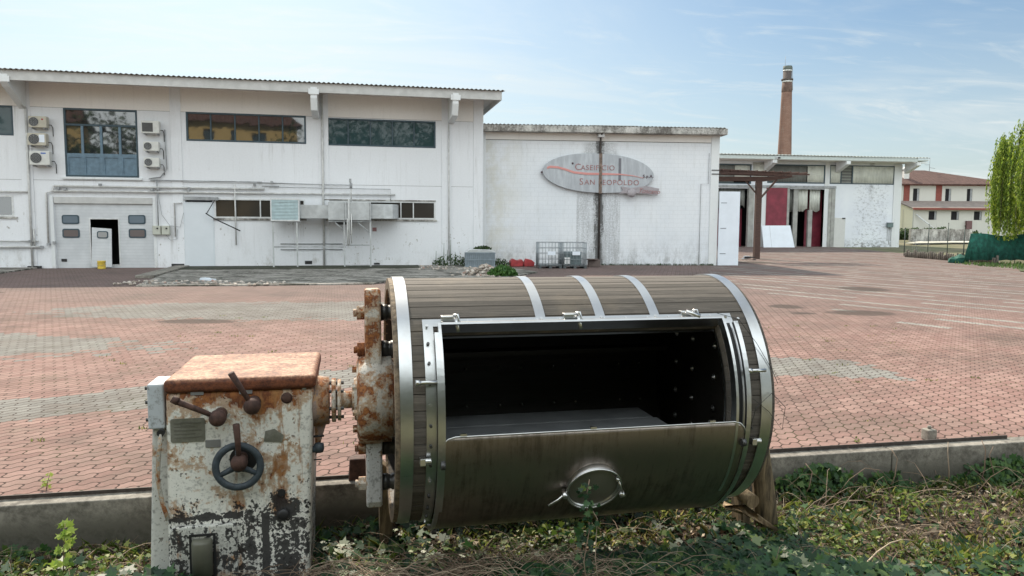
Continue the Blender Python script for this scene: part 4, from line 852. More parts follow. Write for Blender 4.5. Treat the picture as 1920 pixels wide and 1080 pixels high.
b = MB(); b.tube([(7.4, 7.5, 9.1), (7.4, 7.5, 11.0)], .035, 5); b.tube([(5.4, 7.5, 10.9), (7.4, 7.5, 10.9)], .03, 5); b.tube([(6.7, 7.5, 10.0), (7.4, 7.5, 10.0)], .03, 5); b.tube([(7.4, 7.5, 9.6), (8.2, 7.5, 9.5)], .03, 5); b.build('antenna', M_grey, fh)
b = MB(); b.tube([(1.7, -.2, 2.9), (4.6, -1.2, .3)], .08, 6); b.build('white_chute', M_wframe, fh)
b = MB(); b.box(8.3, 9.0, -.4, -.05, 1.0, 2.1); b.box(8.75, 8.9, -.3, -.1, 0, 1.0); b.build('post_box', plain('dark_red_box', (.15, .08, .08)), fh)
b = MB(); b.prism([(35, 66), (62, 80), (66, 84), (40, 73)], .43, .50, 'xy'); tag(b.build('path', plain('pale_path', (.55, .52, .44), .9, var=.1, sc=.5)), kind='structure')
b = MB(); b.prism([(24.0, 35.2), (21.7, 31.6), (24.5, 29.8), (31, 28), (44, 40), (27.5, 38.2)], -.01, .035, 'xy'); tag(b.build('grass_verge', plain('verge_soil', (.06, .08, .03), .95, var=.4, sc=3)), kind='structure')
# dark shed wall behind warehouse
b = MB(); b.box(0, 7.0, 0, .3, 0, 1.35); e = b.build('low_wall', M_oldconc); e.location = (41.0, 76.5, .35); e.rotation_euler = (0, 0, R(8)); tag(e, 'low grey wall beyond the right corner of the warehouse', 'wall')

def strip_leaves(C_, size, elong=1.0, ups=.5, rg=rng):
    """random small quads at centres C_"""
    n = len(C_); d = rg.normal(size=(n, 3)); d[:, 2] *= ups; d /= np.linalg.norm(d, axis=1)[:, None]
    w = rg.normal(size=(n, 3)); w -= (w*d).sum(1)[:, None]*d; w /= np.linalg.norm(w, axis=1)[:, None]
    s_ = (size*rg.uniform(.6, 1.4, n))[:, None]; a = d*s_*elong; q = w*s_*.5
    V = np.stack([C_-a*.5, C_+q*.8, C_+a*.5, C_-q*.8], 1).reshape(-1, 3); F = np.arange(4*n).reshape(n, 4); return V, F
# hedge clumps far
def bush(name, c, r, n, label, cat='bush', size=.12, mat=None, group=None):
    p = rng.normal(size=(n, 3)); p /= np.linalg.norm(p, axis=1)[:, None]; p *= rng.uniform(.45, 1, n)[:, None]**.5*(1+.25*np.sin(p[:, :1]*7)*np.cos(p[:, 1:2]*6)); p = p*np.array(r)+np.array(c); p[:, 2] = np.maximum(p[:, 2], c[2]-r[2]*.6)
    V, F = strip_leaves(p, size); o = npmesh(name, V, F, mat or M_tree); return tag(o, label, cat, group)
bush('hedge', (47, 84, 1.0), (6, 1.2, .8), 3500, 'low dark hedge in front of the cream farmhouse', 'hedge', .25)
# willow
e = empty('weeping_willow', (28.4, 37.4, 0), 0, 'bright yellow green weeping willow at the right edge behind green netting', 'tree')
b = MB(); b.tube([(0, 0, -.1), (.1, 0, 1.2), (-.05, .1, 2.6), (.1, 0, 4.2), (0, 0, 5.5)], .28, 10, .12)
for k in range(9): a = k*.7; b.tube([(0, 0, 2.8+k*.25), (math.cos(a)*1.2, math.sin(a)*1.2, 4.6+k*.2), (math.cos(a)*2.4, math.sin(a)*2.3, 5.6+.15*k)], .09, 6, .02)
b.build('trunk', M_bark, e)
pts = []; sb = MB()
bund = [(rng.uniform(0, 2*math.pi), 4.0*math.sqrt(rng.uniform(.06, 1)), rng.uniform(-.6, .5)) for _ in range(120)]
for i in range(1080):
    a, q, lift = bund[rng.integers(0, 120)]; x, y = q*math.cos(a)+rng.normal(0, .13), q*math.sin(a)+rng.normal(0, .13)
    clump = .5+.5*math.sin(a*9+q*1.3)
    top = 6.9-.05*q*q-.03*max(0, q-2.5)**3 + rng.normal(0, .2) + .5*clump + lift*.7; bot = (1.25 if q > 2 else 1.8)+rng.uniform(0, 1.1)+.9*(1-clump)*(q > 2.8)+max(0, lift)*.9
    if q > 3.3: top -= .8*rng.random()
    L = top-bot; n = int(L*38); t = rng.random(n)
    sway = rng.normal(0, .12, 2)
    px_ = x+sway[0]*t+.25*math.cos(a)*np.sin(t*math.pi)*.6+rng.normal(0, .022, n); py_ = y+sway[1]*t+.25*math.sin(a)*np.sin(t*math.pi)*.6+rng.normal(0, .022, n)
    pts.append(np.stack([px_, py_, top-L*t], 1))
    if i % 4 == 0: sb.tube([(x*.9, y*.9, top), (x+sway[0]*.5, y+sway[1]*.5, (top+bot)/2), (x+sway[0], y+sway[1], bot)], .008, 3)
P_ = np.concatenate(pts); n = len(P_); d = rng.normal(0, .35, (n, 3)); d[:, 2] = -1; d /= np.linalg.norm(d, axis=1)[:, None]; w = rng.normal(size=(n, 3)); w[:, 2] = 0; w -= (w*d).sum(1)[:, None]*d; w /= np.linalg.norm(w, axis=1)[:, None]
s_ = rng.uniform(.09, .19, n)[:, None]; V = np.stack([P_, P_+d*s_*.5+w*s_*.16, P_+d*s_, P_+d*s_*.5-w*s_*.16], 1).reshape(-1, 3)
npmesh('crown', V, np.arange(4*n).reshape(n, 4), M_willow, e); sb.build('strand', M_bark, e, fix=False)
# green netting fence
e = empty('netting_fence', (22.95, 37.6, 0), 0, 'sagging dark green netting fence on thin posts below the willow', 'fence')
b = MB(); xs = np.linspace(0, 9, 120); tp = [1.52+.06*math.sin(x*2.2)-(1.15*max(0, .3-x)/.3) for x in xs]
V = [(x, .05*math.sin(x*5)+.035*math.sin(x*19+z)+.12*x, z) for z_ in (0, 1) for x, tz in zip(xs, tp) for z in ((.22+.02*math.sin(x*9)) if z_ == 0 else tz,)]
b.add(V, [(i, i+1, 121+i, 120+i) for i in range(119)], True); o = b.build('netting', M_green, e, fix=False); sm = o.modifiers.new('s', 'SOLIDIFY'); sm.thickness = .008
for i in range(7): b = MB(); b.cyl((.35+i*1.25, .16+.15*i, 0), (.35+i*1.25, .16+.15*i, 1.62), .022, n=6); b.build('post', M_stake, e)
b = MB(); rock(b, (0, 0, .16), .42, 5); rock(b, (.35, .05, .12), .3, 6); rock(b, (-.3, .1, .1), .28, 9); o = b.build('netting_bundle', M_green); o.location = (23.3, 38.6, .03); tag(o, 'crumpled bundle of green netting lying against the stake edging', 'netting')
# stake edging
st0 = None
A_, B_ = Vector((23.55, 44.4)), Vector((24.25, 39.6)); C2 = Vector((24.6, 37.4)); L1, L2 = 30, 16
for i in range(L1+L2):
    p = A_.lerp(B_, i/L1) if i < L1 else B_.lerp(C2, (i-L1)/L2)
    if st0 is None:
        b = MB(); b.lathe([(.058, 0), (.06, .4), (.045, .425), (.001, .43)], n=8); st0 = b.build('wooden_stake', M_stake); o = st0
    else: o = st0.copy(); S.collection.objects.link(o)
    o.location = (p.x, p.y, zg(p.y)-.01); o.scale = (random.uniform(.7, 1.1), random.uniform(.7, 1.1), random.uniform(.7, 1.15)); o.rotation_euler = (random.uniform(-.03, .03), random.uniform(-.03, .03), random.uniform(0, 3))
    tag(o, 'grey wooden stake in the row edging the yard left of the willow', 'stake', 'wooden stakes edging the yard')
fp = None
for x, y, h, lab in ((24.3, 46.0, 1.7, 'leftmost thin dark fence post by the stake edging'), (28.0, 50.0, 1.9, 'dark fence post behind the stake edging, second from the left'), (29.6, 50.5, 2.0, 'tallest hooked fence post behind the stake edging'), (24.15, 39.7, 1.9, 'pale green fence post just left of the green netting')):
    e = empty('fence_post', (x, y, zg(y)), 0, lab, 'post', 'thin fence posts right of the warehouse')
    b = MB(); b.cyl((0, 0, 0), (0, 0, h), .028, n=8); b.build('shaft', plain('post_green_grey', (.06, .08, .075), .6), e)
    b = MB(); b.lathe([(.035, h), (.035, h+.03), (.001, h+.04)], n=8); b.build('cap', M_black, e)
e = empty('wire_gate', (24.6, 45.6, zg(45)), 0, 'low wire gate panel leaning between the first post and the stakes', 'gate')
b = MB(); b.tube([(0, 0, .75), (.9, -.3, .75)], .012, 5); b.tube([(0, 0, .1), (.9, -.3, .1)], .012, 5); b.tube([(0, 0, 1.2), (.35, -.1, .1)], .016, 5); b.build('frame', M_grey, e)
b = MB(); [b.tube([(.1*k, -.033*k, .1), (.1*k, -.033*k, .75)], .004, 4) for k in range(10)]; b.build('wire', M_grey, e)

# houses and trees behind the photographer (seen mirrored in the hall windows)
def house(loc, w, h, d, rh, label, mat, rz=0):
    e = empty('yellow_house', loc, rz, label, 'house', 'yellow houses across the street'); wn = []
    nf = int(h//3); nw = int(w//2.6)
    for i in range(nw):
        for j in range(nf): x = 1.0+i*2.6; wn.append((x, x+1.0, 1+j*3.0, 2.5+j*3.0))
    b = MB(); b.wall(0, w, 0, h, -.3, 0, wn); b.box(0, .3, -d, -.3, 0, h); b.box(w-.3, w, -d, -.3, 0, h); b.box(.3, w-.3, -d, -d+.3, 0, h); b.build('wall', mat, e)
    for q in wn: b = MB(); b.box(q[0], q[1], -.25, -.2, q[2], q[3]); b.build('window', M_frame, e)
    b = MB(); b.add([(-.6, .6, h), (w+.6, .6, h), (w+.6, -d-.6, h), (-.6, -d-.6, h), (w*.3, -d/2, h+rh), (w*.7, -d/2, h+rh)], [(0, 1, 5, 4), (1, 2, 5), (2, 3, 4, 5), (3, 0, 4), (0, 3, 2, 1)]); b.build('roof', M_tile, e)
house((-15.5, -16, -.3), 13, 12.3, 9, 4.5, 'wide yellow three storey house mirrored in the hall window strip', M_house_y)
house((-27, -18, -.3), 4.6, 11.8, 8, 4, 'narrow yellow house mirrored in the glazed door top light', M_house_y)
def tree(loc, h, r, n, label):
    e = empty('broadleaf_tree', loc, 0, label, 'tree', 'trees across the street')
    b = MB(); b.tube([(0, 0, -.4), (.1, .1, h*.3), (0, 0, h*.75)], .25, 8, .08); [b.tube([(0, 0, h*(.3+.06*k)), (r*.6*math.cos(k*2.4), r*.6*math.sin(k*2.4), h*(.55+.06*k))], .1, 5, .02) for k in range(6)]; b.build('trunk', M_bark, e)
    cs = rng.normal(size=(26, 3))*np.array([r*.5, r*.5, h*.2])+np.array([0, 0, h*.6]); k = rng.integers(0, 26, n)
    p = cs[k]+rng.normal(size=(n, 3))*r*.22; V, F = strip_leaves(p, .4); npmesh('crown', V, F, M_tree, e)
for i, (x, y, h) in enumerate(((1.5, -14, 15), (6.5, -16, 17), (12, -14, 16), (18, -15, 17), (24, -14, 15), (-20, -15, 14), (-31, -14, 13), (-37, -20, 16))):
    tree((x, y, -.3), h, h*.28, 2200, 'dark broadleaf tree across the street, mirrored in the hall windows')

bush('sky_blocking_hedge', (-4.2, -4.6, 2.3), (4.6, 1.1, 3.0), 14000, 'tall dark hedge added behind the photographer to block sky light, the left one, mirrored in the drum steel', 'hedge', .26, group='added hedges blocking the sky behind the photographer')  # both hedges added out of view to keep back sky light off the foreground
bush('sky_blocking_hedge', (4.2, -4.4, 2.2), (4.8, 1.1, 3.0), 14000, 'tall dark hedge added behind the photographer to block sky light, the right one, mirrored in the drum steel', 'hedge', .26, group='added hedges blocking the sky behind the photographer')
# ================================================================== TANNING DRUM MACHINE
mc = empty('drum_machine', (-.732, 4.418, .815), 12.3, 'old tumbling drum of wooden staves with steel hatch, driven by a rusty white gearbox', 'machine')
Z = lambda z: z-.815
RD, RI, LN, NS = .72, .66, 2.13, 52
O0, O1, TH0, TH1 = .235, 1.86, R(-42), R(43)
def P(u, r, th): return (u, -r*math.cos(th), r*math.sin(th))
def shell(u0, u1, r_out, r_in, th0, th1, n, b=None):
    b = b or MB(); ths = [th0+(th1-th0)*i/n for i in range(n+1)]
    V = [P(u, r, t) for t in ths for u, r in ((u0, r_out), (u1, r_out), (u1, r_in), (u0, r_in))]
    F = [(4*i+k, 4*i+(k+1) % 4, 4*i+4+(k+1) % 4, 4*i+4+k) for i in range(n) for k in range(4)] + [(0, 1, 2, 3), (4*n, 4*n+3, 4*n+2, 4*n+1)]
    return b.add(V, F, False)
bs, bi = MB(), MB(); q = 2*math.pi/NS
for i in range(NS):
    t0 = -math.pi+q*(i); t1 = t0+q; tm = (t0+t1)/2; segs = [(0.0, O0), (O1, LN)] if TH0 < tm < TH1 else [(0.0, LN)]
    for a, c in segs:
        gd_ = random.choice([.001, .002, .002, .007]); prof = [(t0+.0015, RD-gd_), (t0+.005, RD+.001*math.sin(i*5)), (tm, RD+.002+.001*math.sin(i*3)), (t1-.005, RD+.001*math.sin(i*5)), (t1-.0015, RD-gd_)]
        n = len(prof); V = [P(u, r, t) for u in (a, c) for t, r in prof] + [P(u, RI+.012, t) for u in (a, c) for t in (t0+.0005, t1-.0005)]
        F = [(k, k+1, n+k+1, n+k) for k in range(n-1)] + [(0, n, 2*n+2, 2*n), (n-1, 2*n+1, 2*n+3, 2*n-1), tuple(range(n))+(2*n+1, 2*n), tuple(range(n, 2*n))+(2*n+3, 2*n+2)]
        bs.add(V, F, False); bi.add([P(u, RI+r, t) for r in (.0115, 0) for u in (a, c) for t in (t0, t1)], [(0, 1, 3, 2), (4, 5, 7, 6), (0, 1, 5, 4), (2, 3, 7, 6), (0, 2, 6, 4), (1, 3, 7, 5)])
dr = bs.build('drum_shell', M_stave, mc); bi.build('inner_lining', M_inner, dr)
# ends
b = MB(); b.lathe([(.001, .06), (RI+.005, .06), (RI+.005, .13), (.001, .13)], 'x', n=48, smooth=False); b.build('end_disc', M_stave, mc)
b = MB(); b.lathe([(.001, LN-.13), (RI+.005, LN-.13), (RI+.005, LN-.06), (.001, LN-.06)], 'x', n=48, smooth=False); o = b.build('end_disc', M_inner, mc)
b = MB(); shell(-.012, .012, RD+.004, RI-.0, -math.pi, math.pi, 96, b); b.build('wooden_rim', M_rim, mc)
b = MB(); shell(LN-.012, LN+.006, RD-.002, RI-.015, -math.pi, math.pi, 96, b); b.build('wooden_rim', M_stave, mc)
# hoops
for u0, w_ in ((.0125, .066), (2.045, .066)):
    b = MB(); shell(u0, u0+w_, RD+.012, RD+.001, -math.pi, math.pi, 128, b); [setattr(b, 'sm', [True]*len(b.f))]; b.sm = [False]*len(b.f); o = b.build('hoop', M_steel, mc); sharp(o)
for uc in (.805, 1.155, 1.485):
    b = MB(); shell(uc-.028, uc+.028, RD+.008, RD+.001, R(44), R(44)+R(226), 90, b); o = b.build('hoop', M_steel, mc); sharp(o)
    b = MB(); b.cyl(P(uc, RD+.008, R(46)), P(uc, RD+.02, R(46)), .009, n=8); b.build('hoop_bolt', M_bolt, mc)
# hatch frame
hf = MB(); shell(.145, .2, RD+.012, RD+.001, R(-74), R(47), 40, hf); shell(1.9, 1.955, RD+.012, RD+.001, R(-74), R(47), 40, hf); shell(.2, 1.9, RD+.012, RD+.001, R(43.2), R(47), 3, hf); hf = sharp(hf.build('hatch_frame', M_steel, mc))
b = MB(); shell(.222, .238, RD+.06, RI-.02, R(-40), R(42.5), 30, b); shell(1.862, 1.878, RD+.06, RI-.02, R(-40), R(42.5), 30, b); shell(.2385, 1.8615, RD+.06, RI-.02, R(41.6), R(42.5), 2, b); shell(.2385, 1.8615, RD+.03, RI-.02, R(-42), R(-41), 2, b); b.build('hatch_lining', M_steel, hf)
b = MB(); shell(.2, .2215, RD+.062, RD+.04, R(-78), R(38), 40, b); shell(1.925, 1.952, RD+.062, RD+.04, R(-78), R(40), 40, b); b.each('guide_rail', M_steel, mc)
b = MB(); shell(1.8785, 1.924, RD+.02, RD+.013, R(-78), R(41), 40, b); b.build('guide_seal', M_black, mc)
b = MB(); b.box(.25, 1.9, -(RD+.045)*math.cos(R(42)), -(RD+.045)*math.cos(R(42))+.03, (RD+.045)*math.sin(R(42.2)), (RD+.045)*math.sin(R(42.2))+.012); b.build('top_lip', M_steel, mc)
for k in range(14):
    for uc, nm in ((.166, 'frame_bolt'), (1.985, 'frame_bolt')):
        if uc > 1.5 and k % 3: continue
        th = R(43-k*8.4); b = MB(); b.cyl(P(uc, RD+.012, th), P(uc, RD+.028, th), .0085, n=6); b.build(nm, M_dbolt if k % 4 else M_bolt, hf)
for k in range(13): uc = .26+k*.13; b = MB(); b.cyl(P(uc, RD+.012, R(45.5)), P(uc, RD+.02, R(45.5)), .007, n=6); b.build('frame_bolt', M_bolt, hf)
# lid (slid down)
lid = MB(); L0, L1_, T0, T1_ = .218, 1.925, R(-74), R(-3); n = 36; rl = RD+.055
ths = [T0+(T1_-T0)*i/n for i in range(n+1)]; us = [L0, L0+.012, L0+.035, L0+.07, L1_-.07, L1_-.035, L1_-.012, L1_]
def cut(u, t):     # rounded upper corners
    d_ = min(u-L0, L1_-u); k = .07
    return t if d_ >= k else min(t, T1_ - (k-math.sqrt(max(0, k*k-(k-d_)**2)))/rl)
V = [P(u, rl, cut(u, t)) for t in ths for u in us]; m_ = len(us); lid.add(V, [(j*m_+i, j*m_+i+1, (j+1)*m_+i+1, (j+1)*m_+i) for j in range(n) for i in range(m_-1)], True)
lid = lid.build('hatch_lid', M_lid, mc, fix=False); sm = lid.modifiers.new('s', 'SOLIDIFY'); sm.thickness = .004; sm.offset = 0
b = MB(); b.tube([P(u, rl+.001, cut(u, T1_)) for u in [L0, L0+.004, L0+.012, L0+.035, L0+.07, 1.0, L1_-.07, L1_-.035, L1_-.012, L1_-.004, L1_]], .005, 6); b.build('rolled_edge', M_bolt, lid)
for uc in (.33, 1.03, 1.72): b = MB(); t = T1_+.004; b.box(uc-.017, uc+.017, -rl-.006, -rl+.012, rl*math.sin(t)+.002, rl*math.sin(t)+.012); b.build('stop_tab', M_bolt, lid)
for uc, th in ((.225, -14), (1.915, -12), (.23, -70), (1.9, -70)): b = MB(); c_ = P(uc, rl+.012, R(th)); b.cyl((c_[0]-.012, c_[1], c_[2]), (c_[0]+.012, c_[1], c_[2]), .022, n=12); b.build('roller', M_dbolt, lid)
# port ring on the lid
th = R(-29); nrm = Vector((0, -math.cos(th), math.sin(th))); up_v = Vector((0, math.sin(-th), math.cos(th))); up_v = Vector((0, nrm.z, -nrm.y)); c_ = Vector(P(1.06, rl+.002, th))
rot = Matrix((Vector((1, 0, 0)), nrm.cross(Vector((1, 0, 0))), nrm)).transposed().to_4x4(); TM = Matrix.Translation(c_) @ rot
b = MB(); b.lathe([(.142, -.03), (.142, .028), (.15, .03), (.152, .022), (.152, .006), (.15, 0), (.15, -.03)], n=48); o = b.build('port_collar', M_steel, lid); o.matrix_local = TM
b = MB(); b.lathe([(.141, .014), (.136, .022), (.125, .023), (.1, .028), (.05, .036), (.001, .039)], n=48); o = b.build('port_cover', M_cover, lid); o.matrix_local = TM
b = MB(); b.torus((0, 0, .034), .153, .006, 'z', 48, 8); o = b.build('clamp_band', M_bolt, lid); o.matrix_local = TM
TL = Matrix.Translation(c_)
b = MB(); b.tube([(-.15, -.01, .03), (-.2, -.045, .05), (-.255, -.075, .06)], .0075, 8); b.tube([(-.15, -.02, .03), (-.19, -.06, .04), (-.22, -.07, .05)], .004, 6); b.cyl((-.165, -.02, .01), (-.165, -.02, .06), .014, n=8); o = b.build('clamp_lever', M_bolt, lid); o.matrix_local = TM
b = MB(); b.cyl((.13, .06, .03), (.165, -.03, .05), .007, n=8); b.cyl((.16, -.03, .035), (.17, -.05, .06), .017, n=10); b.cyl((.12, .07, .02), (.125, .065, .045), .01, n=8); o = b.build('clamp_screw', M_bolt, lid); o.matrix_local = TM
# latches on the frame top
for uc, sp in ((.31, 0), (.995, 0), (1.70, 1)):
    t = R(46); c0 = Vector(P(uc, RD+.014, t)); b = MB()
    b.box(c0.x-.065, c0.x+.03, c0.y-.02, c0.y+.03, c0.z-.005, c0.z+.028); l_ = b.build('latch', M_steel, hf, .006)
    b = MB(); b.tube([(c0.x-.0, c0.y-.03, c0.z+.03), (c0.x+.02, c0.y-.035, c0.z+.035), (c0.x+.03, c0.y-.05, c0.z-.02)], .01, 8)
    e1 = (c0.x+.022 if not sp else c0.x+.03, c0.y-.06, c0.z-.055 if not sp else c0.z-.0)
    b.cyl((c0.x+.012 if not sp else c0.x-.05, c0.y-.045, c0.z+.015 if not sp else c0.z+.03), e1, .01, .014, n=10); b.build('latch_handle', M_bolt, l_)
# side pins
for u0, u1, z in ((.1, .2, 1.055), (1.96, 2.06, 1.05)):
    b = MB(); y = -math.sqrt((RD+.05)**2-Z(z)**2); b.cyl((u0, y, Z(z)), (u1, y, Z(z)), .011, n=10); b.cyl((u0-.01, y, Z(z)), (u0+.012, y, Z(z)), .016, n=10); b.build('locking_pin', M_bolt, mc)
for u0 in (.118, 1.99): b = MB(); y = -(RD+.05)*.96; b.cyl((u0, y, Z(.645)), (u0+.05, y, Z(.645)), .018, n=10); b.box(u0-.01, u0+.02, y-.02, y+.03, Z(.625), Z(.665)); b.build('locking_pin', M_bolt, mc, .004)
# inside
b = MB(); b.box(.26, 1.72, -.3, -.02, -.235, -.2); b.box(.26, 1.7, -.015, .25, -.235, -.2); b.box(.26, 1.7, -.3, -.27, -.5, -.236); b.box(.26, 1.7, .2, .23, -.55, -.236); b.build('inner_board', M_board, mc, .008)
b = MB(); b.prism([(.35, .17), (.5, .17), (.5, .2), (.35, .2)], .15, 1.95, 'yz'); b.build('inner_rib', M_inner, mc)
for z in (.03, -.23):
    for x in (.4, .56, .8, .96, 1.2, 1.36, 1.7, 1.86):
        y = math.sqrt(RI**2-z*z); b = MB(); b.lathe([(.001, 0), (.009, .001), (.007, .006), (.001, .008)], 'y', (x, 0, 0), 8); o = b.build('inner_bolt', M_bolt, mc); o.location = (0, y-.01, z); o.rotation_euler = (0, 0, 0); o.scale = (1, -1, 1)
for y in (.3, .05, -.25, -.45):
    for z in (.3, .1, -.1, -.28):
        if (y*y+z*z) > .3: continue
        b = MB(); b.lathe([(.001, -.016), (.009, -.014), (.01, -.008), (.02, -.006), (.022, 0)], 'x', (LN-.132, y, z), 10); b.build('inner_bolt', M_bolt if (y+z) > -.3 else M_dbolt, mc)
# spider, hub, shaft
for ang, wid, mat in ((90, .09, M_arm), (-90, .075, M_armw), (0, .1, M_arm)):
    T = Matrix.Rotation(R(ang-90), 4, 'X')
    b = MB(); b.prism([(-wid*1.6, .18), (wid*1.6, .18), (wid*.9, .62), (wid*.55, .665), (-wid*.55, .665), (-wid*.9, .62)], -.15, -.055, 'yz'); o = b.build('spider_arm', mat, mc, .015); o.matrix_local = T
    for rr in (.52, .3):
        b = MB(); b.cyl((-.15, 0, rr), (-.195, 0, rr), .045, n=6); b.cyl((-.195, 0, rr), (-.215, 0, rr), .024, n=8); o2 = b.build('arm_nut', M_arm, o, .004)
        b = MB(); b.lathe([(.05, -.055), (.05, -.02), (.044, -.015), (.044, .0), (.05, .005), (.05, .06)], 'x', (0, 0, rr), 16); o2 = b.build('spacer', M_dbolt, o)
b = MB(); b.lathe([(.001, -.215), (.12, -.215), (.13, -.2), (.22, -.2), (.262, -.185), (.272, -.15), (.272, -.07), (.262, -.06), (.262, .0), (.235, .01), (.235, .055), (.001, .055)], 'x', n=36); b.build('hub', M_arm, mc)
for k in range(8): a = k*math.pi/4+.2; b = MB(); b.cyl((-.19, .19*math.cos(a), .19*math.sin(a)), (-.225, .19*math.cos(a), .19*math.sin(a)), .02, n=6); b.build('hub_bolt', M_arm, mc)
b = MB(); b.cyl((-.34, 0, 0), (-.21, 0, 0), .052, n=16); b.lathe([(.05, -.23), (.085, -.225), (.085, -.2)], 'x', n=16); b.build('shaft', M_arm, mc)
b = MB(); b.lathe([(.001, -.345), (.128, -.345), (.13, -.34), (.13, -.322), (.06, -.32), (.06, -.312), (.122, -.311), (.124, -.292), (.001, -.29)], 'x', n=28); b.build('coupling', M_arm, mc)
for k in range(6): a = k*math.pi/3+.3; b = MB(); b.cyl((-.36, .1*math.cos(a), .1*math.sin(a)), (-.275, .1*math.cos(a), .1*math.sin(a)), .011, n=6); b.build('coupling_bolt', M_dbolt, mc)
b = MB(); b.lathe([(.15, -.45), (.145, -.4), (.14, -.36), (.001, -.36)], 'x', n=28); b.build('bearing_housing', M_redpaint, mc)
b = MB(); b.prism([(-.444, -.1), (-.37, -.1), (-.43, -.3), (-.444, -.32)], -.05, .05); b.build('bearing_web', M_redpaint, mc)
# gearbox housing; box frame is the same machine frame
BX0, BX1, BY0, BY1 = -1.232, -.44, -.152, .62
hb = MB(); hb.prism([(BX0-.02, Z(-.3)), (BX1-.045, Z(-.3)), (BX1-.04, Z(.0)), (BX1, Z(.93)), (BX0, Z(.93))], BY0, BY1); hs = hb.build('gearbox_housing', M_box, mc, .03, 4)
b = MB(); b.box(BX0-.006, BX1+.012, BY0-.018, BY1+.02, Z(.925), Z(1.004)); tp = b.build('housing_lid', None or M_top, mc, .028, 5)
M_top.t.nodes  # lid colour is set in machine space
b = MB(); b.prism([(BX0-.135, Z(-.3)), (BX0-.012, Z(-.3)), (BX0+.01, Z(.74)), (BX0-.09, Z(.74))], BY0+.07, BY1-.05); b.build('side_cover', rusty('side_paint', (.6, .6, .57), -.05), mc, .02, 3)
b = MB(); b.box(BX0-.1, BX0-.012, BY0+.03, BY0+.26, Z(.72), Z(.975)); jb = b.build('junction_box', M_jbox, mc, .012, 3)
for z in (.94, .86, .76): b = MB(); b.cyl((BX0-.125, BY0+.1, Z(z)), (BX0-.1, BY0+.1, Z(z)), .011, n=8); b.build('gland', M_dbolt, jb)
b = MB(); b.cyl((BX0-.03, BY0+.03, Z(.705)), (BX0-.03, BY0-.0, Z(.705)), .02, n=10); b.build('gland', M_black, jb)
b = MB(); b.tube([(BX0-.03, BY0+.01, Z(.7)), (BX0-.04, BY0, Z(.6)), (BX0-.055, BY0+.01, Z(.45)), (BX0-.03, BY0, Z(.3)), (BX0-.0, BY0-.02, Z(.22))], .012, 8); b.build('conduit', rusty('conduit_rust', (.4, .38, .33), .03, scale=3), jb)
# front details
yF = BY0-.001
def lever(x, z, ex, ez, out=.09, rr=.045):
    b = MB(); b.lathe([(.001, -.04), (rr*.6, -.037), (rr, -.015), (rr, .015), (rr*.75, .04), (rr*.75, .1)], 'y', (x, yF-.1+.0, Z(z)), 20); b.cyl((x, yF-.06, Z(z)), (x, yF, Z(z)), rr*.8, n=16); l = b.build('lever', M_knob, mc)
    b = MB(); v = Vector((ex-x, 0, ez-z)); b.tube([(x, yF-.1, Z(z)), (x+v.x*.5, yF-.115, Z(z+v.z*.5)), (ex, yF-out-.05, Z(ez))], .013, 8, .019); b.build('lever_arm', M_knob, l); return l
lever(-.945, .802, -1.135, .91); b = MB(); b.cyl((-1.135, yF-.14, Z(.91)), (-1.165, yF-.14, Z(.928)), .022, n=8); b.build('lever_grip', M_knob, mc)
lever(-.765, .86, -.865, 1.055); lever(-.84, .545, -.845, .77)
hw = MB(); cw = (-.85, yF-.075, Z(.517)); hw.torus(cw, .118, .02, 'y', 48, 12, (1, .8, 1)); hwheel = hw.build('handwheel', M_wheel, mc)
for a in (205, 335, 90): b = MB(); b.tube([(cw[0], cw[1]+.01, cw[2]), (cw[0]+.11*math.cos(R(a)), cw[1], cw[2]+.11*math.sin(R(a)))], .02, 8, .014); b.build('spoke', M_wheel, hwheel)
b = MB(); b.lathe([(.02, -.02), (.035, 0), (.03, .075)], 'y', cw, 16); b.build('wheel_hub', M_wheel, hwheel)
b = MB(); b.cyl((cw[0]+.02, yF, cw[2]+.02), (cw[0]+.02, yF-.006, cw[2]+.02), .075, n=24); b.build('wheel_recess', M_black, mc)
b = MB(); b.prism(rrect(-1.209, -1.03, Z(.65), Z(.783), .012), yF-.004, yF); npl = b.build('name_plate', M_plate, mc)
b = MB()
for k in range(5): b.box(-1.19, -1.05-.03*(k % 2), yF-.006, yF-.0041, Z(.755)-k*.02, Z(.755)-k*.02+.004)
b.frame(-1.155, -1.1, Z(.742), Z(.765), .003, yF-.006, yF-.0041); b.build('engraving', plain('plate_engraving', (.12, .12, .1), .5), npl)
for x0, x1, z0, z1 in ((-1.1, -1.032, .912, .936), (-.845, -.775, .908, .934), (-1.03, -.95, .612, .655)):
    b = MB(); b.prism(rrect(x0, x1, Z(z0), Z(z1), .005), yF-.004, yF); o = b.build('label_plate', plain('dull_steel_plate', (.3, .31, .33), .4, .5), mc)
b = MB(); b.prism([(-.72, Z(.63)), (-.62, Z(.62)), (-.61, Z(.66)), (-.66, Z(.7)), (-.71, Z(.69))], yF-.004, yF); b.build('direction_plate', M_plate, mc)
b = MB(); b.lathe([(.001, -.012), (.018, -.012), (.03, -.004), (.032, 0)], 'y', (-.59, yF, Z(.874)), 20); b.build('filler_plug', M_knob, mc)
b = MB(); b.cyl((-.628, yF, Z(.325)), (-.628, yF-.006, Z(.325)), .022, n=16); b.build('drain_hole', M_black, mc)
b = MB(); b.prism(rrect(-1.225, -.872, Z(-.22), Z(.175), .03), yF-.03, yF-.0005); hc = b.build('access_cover', rusty('cover_paint', (.58, .58, .54), -.035, oil=True), mc, .01, 3)
